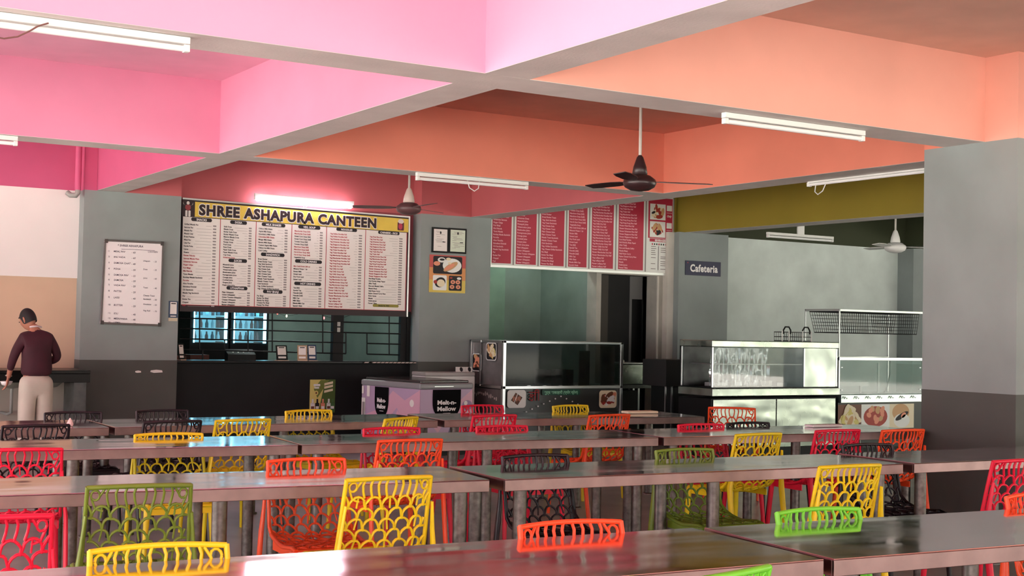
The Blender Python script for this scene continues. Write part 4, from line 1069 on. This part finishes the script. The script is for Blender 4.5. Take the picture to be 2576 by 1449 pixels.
# film in the case, made metallic to streak like outdoor reflections on the glass
fm = mat('film', (215, 228, 230), .10, 1, alpha=.5)
b = MB(); rnd = random.Random(2); N = 46; zz = [z1+.02+(zt_-.11-z1)*j/8 for j in range(9)]
vs = []
for j in range(9):
    for i in range(N): vs.append((.03+(xg*.62)*i/(N-1), .055+.028*math.sin(i*1.9+math.sin(j*.7)*1.2)+.02*rnd.random(), zz[j]))
b.add(vs, [(j*N+i, j*N+i+1, (j+1)*N+i+1, (j+1)*N+i) for j in range(8) for i in range(N-1)], 0, True)
b.build('plastic_film', fm, t)
MB().box(.03, WS-.03, DS-.05, DS-.045, z1, zt_-.08).build('back_panel', steel_d, t)
b = MB()
for i in range(5): b.box(xg*.15+i*.25, xg*.15+i*.25+.17, .2, .4, z1, z1+.05+.02*(i % 2))
b.build('tray', steel, t, bevel=.004)
# wire basket with two looped handles on the case
a = atY(1967, 860, YS+.15); c = atY(2040, 860, YS+.15); W_ = c.x-a.x
t = thing('wire_basket', 'small wire basket with two looped handles standing on the glass case', 'basket', (a.x, YS+.15, zt_))
b = MB(); h_ = atY(2000, 836, YS+.15).z-zt_
for z_ in (.008, h_*.5, h_): b.tube([(0, 0, z_), (W_, 0, z_), (W_, .14, z_), (0, .14, z_)], .005, n=6, closed=True)
for i in range(15): b.tube([(W_*i/14, 0, h_), (W_*i/14, 0, .006), (W_*i/14, .14, .006), (W_*i/14, .14, h_)], .0025, n=5)
b.build('basket', mat('basket_wire', (60, 62, 62), .4, .5), t)
for x_ in (0, W_*.23, W_*.70, W_): MB().tube([(x_, -.004, 0), (x_, -.004, h_*1.15)], .008, n=8).build('post', white_pl, t)
for s in (0, 1):
    xc = W_*(.17 if s == 0 else .83); hh = atY(2000, 823, YS+.15).z-zt_
    MB().tube([(xc-.06, 0, h_*.8), (xc-.06, 0, hh-.04), (xc-.03, 0, hh), (xc+.03, 0, hh), (xc+.06, 0, hh-.04), (xc+.06, 0, h_*.8)], .010, n=8).build('handle', black_m, t)
# ---------------------------------------------------------------- snack counter with rack
X2 = sx(2110); X3 = sx(2323)
t = thing('snack_counter', 'black snack counter with three food pictures, glass box and wire rack', 'snack counter', (X2, YS, 0))
WK = X3-X2; DK = .62
za = sz(2200, 1079); zb = sz(2200, 1017); zh0 = sz(2200, 1012); zh1 = sz(2200, 992); zg = sz(2200, 905); zr = sz(2200, 780)
MB().box(.0, WK, .01, DK, .05, zh0).build('cabinet', mat('cabinet_black', (20, 22, 22), .4), t)
MB().box(.02, WK-.02, .03, DK-.02, 0, .05).build('plinth', black_m, t)
MB().box(0, WK, -.05, DK, zh0, zh1).build('hook_band', mat('steel_pale', (196, 208, 204), .32, 1), t, bevel=.004)
for i in range(8):
    x_ = .05+i*(WK-.10)/7
    MB().tube([(x_-.02, -.056, zh1-.02), (x_-.02, -.075, zh1-.05), (x_, -.06, zh1-.02), (x_+.02, -.075, zh1-.05), (x_+.025, -.08, zh1-.035)], .004, n=6).build('hook', black_m, t)
b = MB(); r_ = .022
for x_ in (0, WK-r_): b.box(x_, x_+r_, 0, r_, zh1, zg).box(x_, x_+r_, DK-r_, DK, zh1, zg)
b.box(0, WK, -.01, r_, zg-.01, zg+.03).box(0, WK, DK-r_, DK, zg-.01, zg+.03).box(0, r_, r_, DK-r_, zg, zg+.02).box(WK-r_, WK, r_, DK-r_, zg, zg+.02)
b.build('case_frame', steel, t, bevel=.003)
MB().box(r_, WK-r_, .0, .006, zh1, zg-.01).build('glass_front', mat('glass_teal', (110, 150, 146), .04, alpha=.42), t)
b = MB()
for x_ in (.05, WK-.07):
    for z_ in (zh1+.06, zg-.1): b.lathe([(.014, -.006), (.014, .006)], x_, 0, z_, 12)
b.build('glass_bolt', steel, t)
b = MB(); b.box(.16, .75, .2, .4, zh1+.1, zh1+.15); 
for x_ in (.2, .7): b.box(x_, x_+.02, .3, .32, zh1, zh1+.1)
b.build('inner_shelf', steel, t); b = MB(); b.tube([(WK*.80, .3, zg-.02), (WK*.80, .3, zg-.2), (WK*.76, .28, zh1+.08), (WK*.70, .25, zh1+.01)], .008, n=8); b.build('cable', black_m, t)
b = MB(); b.box(WK*.66, WK*.68, .3, .32, zh1, zg-.05); b.build('inner_post', steel, t)
# rack above: posts, rails, hanging mesh baskets
b = MB(); r_ = .016; xl = 0; yb_ = DK
for (x_, y_) in ((0, 0), (WK-r_, 0), (0, DK-r_), (WK-r_, DK-r_)): b.box(x_, x_+r_, y_, y_+r_, zg+.03, zr)
b.box(0, WK, 0, r_, zr-.03, zr).box(0, WK, DK-r_, DK, zr-.03, zr).box(0, r_, r_, DK-r_, zr-.03, zr).box(WK-r_, WK, r_, DK-r_, zr-.03, zr)
b.build('rack_frame', mat('rack_white', (216, 222, 220), .35, .6), t, bevel=.003)
hb = zr-.03-sz(2200, 838)
def mesh_basket(x0_, x1_, nx, nz, y0_, y1_, taper):
    b = MB(); z_t = zr-.035; z_b = z_t-hb
    def P(u, v, y_): 
        xa_ = x0_+taper*v; xb_ = x1_-taper*v*.4; return (xa_+(xb_-xa_)*u, y_+(.03*v if y_ == y0_ else -.03*v), z_t-(z_t-z_b)*v)
    for y_ in (y0_, y1_):
        for i in range(nx+1): b.tube([P(i/nx, 0, y_), P(i/nx, 1, y_)], .0028, n=4, cap=False)
        for j in range(nz+1): b.tube([P(0, j/nz, y_), P(1, j/nz, y_)], .0028, n=4, cap=False)
    for v in (0, 1):
        b.tube([P(0, v, y0_), P(1, v, y0_), P(1, v, y1_), P(0, v, y1_)], .006, n=6, closed=True)
    for i in range(nx+1): b.tube([P(i/nx, 1, y0_), P(i/nx, 1, y1_)], .0026, n=4, cap=False)
    for u in (0, 1):
        for j in range(1, nz): b.tube([P(u, j/nz, y0_), P(u, j/nz, y1_)], .0026, n=4, cap=False)
    b.build('mesh_basket', black_m, t)
mesh_basket(.03, WK*.70, 26, 6, .06, DK-.06, .06)
mesh_basket(WK*.74, WK-.03, 9, 6, .06, DK-.06, .03)
# picture strip
xw = WK; xs_ = [sx(2103)-X2, sx(2169)-X2, sx(2240)-X2, sx(2301)-X2]
b = MB(); y_ = .008
b.rect(max(0, xs_[0]), xs_[1], za, zb, y_-.001, 3); foodart(b, 0, xs_[1], za-.02, zb+.02, y_-.001, [1, 8, 1, 8, 0, 1], 31, 46, .18)
b.rect(xs_[1], xs_[2], za, zb, y_-.001, 6); cxx = (xs_[1]+xs_[2])/2; cz = (za+zb)/2
b.ell(cxx, cz, (xs_[2]-xs_[1])*.42, (zb-za)*.42, y_-.0015, 2); 
rnd = random.Random(5)
for i in range(12): b.ell(cxx+(rnd.random()-.5)*.26, cz+(rnd.random()-.35)*.18, .045, .033, y_-.002-.0001*i, 4 if i % 3 else 0, 12, rnd.random()*3)
b.rect(xs_[2], xs_[3], za, zb, y_-.001, 1); cxx = (xs_[2]+xs_[3])/2
b.ell(cxx-.02, cz+.05, .16, .11, y_-.0015, 0); b.ell(cxx, cz-.06, .15, .09, y_-.002, 6); b.ell(cxx, cz+.0, .13, .035, y_-.0025, 7, rot=.4); b.ell(cxx+.03, cz+.01, .05, .03, y_-.003, 4, rot=.5); b.ell(cxx+.06, cz-.05, .07, .07, y_-.003, 6)
b.build('food_picture', food, t)

# ---------------------------------------------------------------- wash counter and basins at the left
YW = 14.40
a = atY(228, 932, YW); zt_ = a.z; h_ = zt_-atY(228, 962, YW).z
t = thing('wash_counter', 'black stone wash counter with basins along the left wall', 'wash counter', (0.2, YW, 0))
W_ = a.x-.2
MB().box(0, W_, 0, .45, zt_-.035, zt_).box(0, W_, 0, .03, zt_-h_, zt_-.035).box(3.3-.2, W_, .03, .45, zt_-h_, zt_-.035).build('slab', black_g, t, bevel=.004)
MB().box(0, 3.44, .45, WF-YW-.002, zt_-.035, zt_).build('slab', black_g, t)
xl0 = atY(183, 1000, YW+.1).x-.2; xl1 = atY(214, 1000, YW+.1).x-.2
MB().box(xl0, xl1, .06, .50, 0, zt_-h_).build('support_panel', mat('marble_dark', (74, 78, 78), .35, var=.45, scale=6), t)
for px in (35, 125):
    p = atY(px, 965, YW+.15)
    MB().lathe([(.02, -.15), (.10, -.13), (.16, -.08), (.19, 0)], p.x-.2, .25, zt_-.05, 24).build('basin', mat('basin_grey', (128, 128, 118), .4), t)
    MB().tube([(p.x-.2, .25, zt_-.19), (p.x-.2, .25, zt_-.45), (p.x-.2, .45, zt_-.48), (p.x-.2, .74, zt_-.48)], .016, n=10).build('drain_pipe', mat('pipe_grey', (150, 150, 146), .4), t)
# vertical pipe in the corner
p = atY(204, 420, 14.90)
t = thing('drain_pipe', 'vertical pipe with a short elbow at the corner of the white wall', 'pipe', (p.x-.02, 14.93, 0))
MB().tube([(0, 0, atY(204, 478, 14.9).z), (0, 0, SLAB)], .035, n=14).build('riser', PINK[2], t)
z_ = atY(204, 478, 14.9).z
MB().tube([(0, 0, z_+.02), (0, 0, z_-.03), (-.02, 0, z_-.06), (-.07, .02, z_-.06), (-.10, .05, z_-.03)], .03, n=12).build('elbow', mat('pipe_grey', (150, 150, 146), .4), t)
# leftovers on the tables
t = thing('paper_tissue', 'crumpled pale tissue lying on the far table near the man', 'tissue', (atY(176, 1066, 9.35).x, 9.35, .752))
b = MB(); b.lathe([(.020, 0), (.024, .014), (.015, .034), (.003, .055)], 0, 0, 0, 9); o_ = b.build('tissue', mat('tissue_pale', (238, 214, 204), .8), t)
p = atY(1592, 1046, 9.6)
t = thing('foam_tray', 'cream foam tray lying on the farthest table before the fryer cart', 'tray', (p.x, 9.5, .752), R(-4))
MB().box(-.16, .16, -.06, .06, 0, .022).build('tray', mat('foam_cream', (226, 218, 190), .6), t, bevel=.008)
for k, (px, Y, L_) in enumerate(((2060, 7.55, .30),)):
    p = atY(px, 1079, Y)
    t = thing('serving_tray', 'long pale metal tray lying on the third table row at the right', 'tray', (p.x, 7.50, .772), R(-3))
    MB().box(-L_/2, L_/2, -.05, .05, 0, .018).build('tray', white_pl, t, bevel=.006)

# ---------------------------------------------------------------- ceiling fans
def fan(name, label, px, py, Y, ztop, body_m, blade_m, ang, rad=.62, rod_m=None, motor_m=None):
    p = atY(px, py, Y)
    t = thing(name, label, 'fan', (p.x, Y, p.z), 0, 'ceiling fans')
    MB().tube([(0, 0, .14), (0, 0, ztop-p.z-.02)], .013, n=10).build('rod', rod_m or cream_t, t)
    MB().lathe([(.012, .26), (.028, .24), (.055, .16), (.065, .10), (.05, .09)], 0, 0, 0, 20).build('bell', body_m, t)
    MB().lathe([(.03, .10), (.09, .085), (.135, .05), (.14, .02), (.125, -.01), (.08, -.035), (.02, -.045), (0, -.046)], 0, 0, 0, 28).build('motor', motor_m or body_m, t)
    MB().lathe([(.0, ztop-p.z-.002), (.05, ztop-p.z-.004), (.055, ztop-p.z-.05), (.02, ztop-p.z-.09), (.013, ztop-p.z-.09)][::-1], 0, 0, 0, 16).build('canopy', cream_t, t)
    for k in range(3):
        b = MB(); b.T = Matrix.Rotation(ang+k*2*PI/3, 4, 'Z') @ Matrix.Rotation(.16, 4, 'X')
        vs = []; prof_ = [(.10, .020), (.16, .022), (.20, .045), (.30, .060), (.50, .062), (rad, .050)]
        for (r_, h_) in prof_: vs += [(r_, -h_, .035), (r_, h_, .035), (r_, h_, .041), (r_, -h_, .041)]
        fs = []
        for i in range(5):
            for q in range(4): fs.append((i*4+q, i*4+(q+1) % 4, i*4+4+(q+1) % 4, i*4+4+q))
        fs += [(0, 1, 2, 3), (20, 23, 22, 21)]
        b.add(vs, fs); b.build('blade', blade_m, t)
    return t
brn = mat('fan_brown', (52, 34, 36), .35)
fan('ceiling_fan', 'dark brown three-blade ceiling fan hanging in the orange bay', 1609, 468, 8.9, SLAB, brn, brn, R(-21.6))
fan('ceiling_fan', 'ceiling fan with cream bell in front of the red wall above the menu board', 1028, 531, 13.1, SLAB, mat('fan_cream', (214, 196, 186), .4), mat('fan_mauve', (96, 66, 68), .4), R(28.4), motor_m=mat('fan_mauve', (96, 66, 68), .4))
fan('ceiling_fan', 'pale ceiling fan in the dark bay behind the olive beam', 2252, 628, 12.2, SLAB, white_pl, white_pl, R(-40))

# ---------------------------------------------------------------- tube lights on the beams
def tube_light(label, p0, p1, on=False, loop=None, slim=False, name='tube_light', mount=None):
    p0, p1 = Vector(p0), Vector(p1); L = (p1-p0).length; d = (p1-p0).normalized()
    t = thing(name, label, 'lamp', p0, math.atan2(d.y, d.x), 'tube lights of the hall')
    k = .45 if slim else 1
    MB().box(0, L, -.022*k, .022*k, .035-.035*k, .035).build('batten', white_pl, t, bevel=.003)
    zt0 = -.022 if not slim else .004
    for x_ in (0, L-.03): MB().box(x_, x_+.03, -.02, .02, zt0-.018, zt0+.02).build('end_cap', white_pl, t, bevel=.004)
    MB().tube([(.03, 0, zt0), (L-.03, 0, zt0)], (.014 if slim else .016) if not on else .034, n=12).build('tube', tube_on if on else tube_off, t)  # lit tube thickened to stand in for its bloom
    if loop:
        MB().tube([(loop, 0, 0), (loop+.01, -.02, -.07), (loop+.06, -.03, -.10), (loop+.11, -.02, -.07), (loop+.13, 0, 0)], .005, n=6).build('wire', white_pl, t)
    if mount: MB().box(L*.45, L*.55, -.01, .01, .035, mount).build('bracket', white_pl, t)
    return t
zb_ = BB-.037
p = atY(476, 108, 6.60); q_ = atY(-60, 40, 6.60)
tube_light('long unlit tube light under the nearest white beam, upper left', (q_.x-.2, 6.60, zb_), (p.x, 6.60, zb_))
p = atY(1820, 284, 6.66); q_ = atY(2172, 332, 6.66)
tube_light('unlit tube light under the white beam right of the orange bay', (p.x, 6.66, zb_), (q_.x, 6.66, zb_))
p = atY(1047, 447, 11.0); q_ = atY(1327, 469, 11.0)
tube_light('unlit tube light with a wire loop under the beam above the middle pillar', (p.x, 11.0, zb_), (q_.x, 11.0, zb_), loop=.55)
p = atX(2033, 455, 8.90); q_ = atX(2345, 412, 8.90)
tube_light('unlit tube light under the beam beside the grey pillar, over the olive beam', (8.90, p.y, zb_), (8.90, q_.y, zb_), loop=.10, slim=True)
q_ = atY(44, 352, 11.0)
tube_light('unlit tube light at the left edge under the second beam', (q_.x-1.28, 11.0, zb_), (q_.x, 11.0, zb_))
p = atY(640, 492, 15.02); q_ = atY(889, 513, 15.02)
tl = tube_light('lit tube light glowing above the canteen menu board', (p.x, 15.02, (p.z+q_.z)/2), (q_.x, 15.02, (p.z+q_.z)/2), on=True)
tl.rotation_euler.y = math.atan2(p.z-q_.z, q_.x-p.x)
L_ = (q_.x-p.x)
MB().tube([(L_*.42, 0, 0), (L_*.5, -.01, -.10), (L_*.58, 0, 0)], .005, n=6).build('wire', white_pl, tl)
MB().box(L_*.2, L_*.23, .02, WF-15.02, .0, .03).box(L_*.8, L_*.83, .02, WF-15.02, .0, .03).build('bracket', white_pl, tl)
p = atY(1930, 590, 13.4); q_ = atY(2095, 605, 13.4)
tube_light('unlit tube light hanging in the dark bay behind the olive beam', (p.x, 13.4, p.z), (q_.x, 13.4, p.z), mount=SLAB-p.z-.012)
# loose cable hanging from the near tube light
t = thing('loose_cable', 'thin dark cable looping under the near tube light at the upper left', 'cable', (0, 6.56, 0))
P3 = [atY(a_[0], a_[1], 6.56) for a_ in ((-20, 92), (10, 97), (45, 92), (75, 78), (95, 66), (122, 58))]
MB().tube([(v.x, 0, v.z) for v in P3], .004, n=6).build('cable', mat('cable_brown', (120, 80, 74), .5), t)

# ---------------------------------------------------------------- the standing man, seen from behind
def skin_mesh(name, verts, edges, radii, m_, parent, sub=2, root=0):
    me = bpy.data.meshes.new(name); me.from_pydata(verts, edges, []); me.materials.append(m_)
    o = bpy.data.objects.new(name, me); C.objects.link(o)
    if parent: o.parent = parent
    k = o.modifiers.new('skin', 'SKIN'); k.use_smooth_shade = True
    for i, r in enumerate(radii):
        v = me.skin_vertices[0].data[i]; v.radius = r if isinstance(r, tuple) else (r, r); v.use_root = (i == root)
    s = o.modifiers.new('sub', 'SUBSURF'); s.levels = sub; s.render_levels = sub
    return o
pm = atY(92, 930, 13.95)
skinm = mat('skin', (176, 118, 96), .55); shirt = mat('shirt_maroon', (60, 17, 31), .8, var=.15, scale=6); trou = mat('trousers_cream', (198, 190, 176), .8, var=.06, scale=5, bump=.3, bscale=8)
hairm = mat('hair_black', (22, 16, 18), .7); shoe = mat('shoe_black', (26, 22, 22), .5)
# body: one continuous surface (pelvis root)
bv = [(0, 0, .93), (0, .01, 1.10), (0, .02, 1.22), (-.005, .03, 1.33), (-.02, .05, 1.45), (-.035, .085, 1.50),
      # left arm (3 shoulder on torso top) hanging down to the basin
      (-.155, .04, 1.335), (-.222, .05, 1.23), (-.25, .09, 1.13), (-.262, .17, 1.00), (-.265, .21, .925),
      # right arm bent in front
      (.15, .04, 1.33), (.222, .03, 1.23), (.255, .03, 1.15), (.19, .17, 1.10), (.11, .27, 1.12),
      # legs
      (-.095, 0, .86), (-.105, .01, .50), (-.11, -.01, .10), (-.115, .10, .035), (.095, 0, .86), (.10, .01, .50), (.105, -.01, .10), (.11, .10, .035)]
be = [(0, 1), (1, 2), (2, 3), (3, 4), (4, 5), (3, 6), (6, 7), (7, 8), (8, 9), (9, 10), (3, 11), (11, 12), (12, 13), (13, 14), (14, 15), (0, 16), (16, 17), (17, 18), (18, 19), (0, 20), (20, 21), (21, 22), (22, 23)]
br = [(.12, .09), (.13, .09), (.14, .095), (.10, .085), (.05, .05), (.055, .055), .06, .048, .042, .034, .026, .06, .048, .042, .034, .026, .085, .06, .042, .035, .085, .06, .042, .035]
man = skin_mesh('person', bv, be, br, skinm, None)
man.location = (pm.x, 13.95, 0); man.rotation_euler.z = R(4); man.scale = (.84, .9, .95)
tag(man, 'person in maroon shirt and cream trousers standing at the wash counter, back turned', 'person')
# head with face, ears; tilted down to the left
b = MB(); vs = []; nu, nv = 22, 16
for j in range(nv+1):
    ph = PI*j/nv; z_ = math.cos(ph); rr = math.sin(ph)
    for i in range(nu):
        a_ = 2*PI*i/nu; x_ = math.cos(a_)*rr; y_ = math.sin(a_)*rr
        jaw = 1-.28*max(0, -z_)*(1 if y_ > -.2 else .6)
        ny = y_*.098*jaw; nx = x_*.078*jaw; nz = z_*.118
        if y_ > .75 and abs(x_) < .25 and -.35 < z_ < .15: ny += .022*(1-abs(x_)/.25)       # nose
        if y_ > .6 and .05 < z_ < .3 and .2 < abs(x_) < .55: ny -= .008                       # eye sockets
        if y_ > .7 and -.62 < z_ < -.45 and abs(x_) < .35: ny += .006                          # lips
        vs.append((nx, ny, nz))
fs = [(j*nu+i, j*nu+(i+1) % nu, (j+1)*nu+(i+1) % nu, (j+1)*nu+i) for j in range(nv) for i in range(nu)]
HT = Matrix.Translation((-.075, .15, 1.545)) @ Matrix.Rotation(R(38), 4, 'Z') @ Matrix.Rotation(R(-24), 4, 'X')
b.T = HT; b.add(vs, fs, 0, True)
b.build('head', skinm, man, sub=1)
for s in (-1, 1):
    b = MB(); b.T = HT; b.tube([(s*.078, -.004, .03), (s*.088, -.012, .02), (s*.086, -.012, -.01), (s*.077, 0, -.03)], [.008, .012, .011, .007], n=8); b.build('ear', skinm, man)
    b = MB(); b.T = HT; b.ell(s*.032, .018, .012, .006, .095, 0, 10); b.build('eye', ink, man)
b = MB(); b.T = HT; vs = []
for j in range(11):
    ph = PI*.62*j/10; z_ = math.cos(ph); rr = math.sin(ph)
    for i in range(24):
        a_ = 2*PI*i/24; x_ = math.cos(a_)*rr; y_ = math.sin(a_)*rr
        k = 1.0
        zz_ = z_
        if y_ > .35: zz_ = max(z_, .35+.1*y_)
        vs.append((x_*.087, y_*.107-.004, zz_*.130+.004))
b.add(vs, [(j*24+i, j*24+(i+1) % 24, (j+1)*24+(i+1) % 24, (j+1)*24+i) for j in range(10) for i in range(24)], 0, True)
b.build('hair', hairm, man, sub=1)
# clothing
sv = [(0, 0, .925), (0, .005, 1.06), (0, .02, 1.22), (-.005, .03, 1.34), (-.02, .05, 1.44), (-.155, .04, 1.345), (-.222, .05, 1.24), (-.254, .09, 1.13), (-.264, .165, 1.01), (.150, .04, 1.34), (.226, .03, 1.24), (.262, .03, 1.15), (.20, .165, 1.105)]
se = [(0, 1), (1, 2), (2, 3), (3, 4), (3, 5), (5, 6), (6, 7), (7, 8), (3, 9), (9, 10), (10, 11), (11, 12)]
srr = [(.215, .150), (.195, .140), (.185, .130), (.135, .110), (.058, .060), .078, .062, .054, .044, .078, .062, .055, .044]
skin_mesh('shirt', sv, se, srr, shirt, man)
MB().tube([(-.085, .03, 1.475), (-.02, -.035, 1.485), (.05, .03, 1.475)], .010, n=8).build('collar', mat('collar_pale', (210, 190, 190), .7), man)
tv = [(0, 0, 1.0), (0, 0, .90), (-.09, 0, .80), (-.105, .01, .48), (-.11, -.01, .07), (.09, 0, .80), (.105, .01, .48), (.108, -.01, .07)]
te = [(0, 1), (1, 2), (2, 3), (3, 4), (1, 5), (5, 6), (6, 7)]
skin_mesh('trousers', tv, te, [(.19, .13), (.205, .145), (.120, .125), .100, .088, (.120, .125), .100, .088], trou, man)
for s in (-1, 1):
    MB().tube([(s*.11, -.06, .04), (s*.112, .02, .045), (s*.115, .12, .035), (s*.116, .17, .028)], [.038, .045, .042, .03], n=12).build('shoe', shoe, man, smooth=True)
# hands: palm and five bent fingers each
def hand_mesh(T_):
    b = MB(); b.T = T_
    b.tube([(0, 0, .01), (0, 0, -.03), (0, .004, -.075)], [(.024, .016), (.036, .016), (.038, .013)], n=10, flat=(0, 1, 0))
    for i, L_ in enumerate((.062, .074, .078, .068)):
        x_ = .030-.020*i
        b.tube([(x_, .004, -.070), (x_*1.05, .012, -.070-L_*.45), (x_*1.05, .030, -.070-L_*.78), (x_, .046, -.070-L_*.86)], [.0085, .008, .0075, .006], n=7)
    b.tube([(.030, .004, -.015), (.050, .016, -.040), (.052, .034, -.064), (.046, .046, -.078)], [.012, .010, .009, .0065], n=7)
    b.build('hand', skinm, man, sub=1, smooth=True)
hand_mesh(Matrix.Translation((-.266, .212, .925)) @ Matrix.Rotation(R(20), 4, 'X') @ Matrix.Rotation(R(60), 4, 'Z'))
hand_mesh(Matrix.Translation((.11, .27, 1.12)) @ Matrix.Rotation(R(100), 4, 'X') @ Matrix.Rotation(R(-30), 4, 'Z'))
MB().tube([(-.300, .195, .955), (-.265, .165, .965), (-.230, .205, .950), (-.268, .235, .945)], .008, n=8, closed=True).build('wristwatch', mat('watch_silver', (216, 206, 190), .3, .7), man)
t = thing('steel_bowl', 'small white bowl held in the hand of the standing person', 'bowl', (pm.x-.235, 13.95+.262, .80))
MB().lathe([(.02, 0), (.045, .01), (.062, .045), (.060, .046), (.042, .014), (0, .006)], 0, 0, 0, 20).build('bowl', white_pl, t)
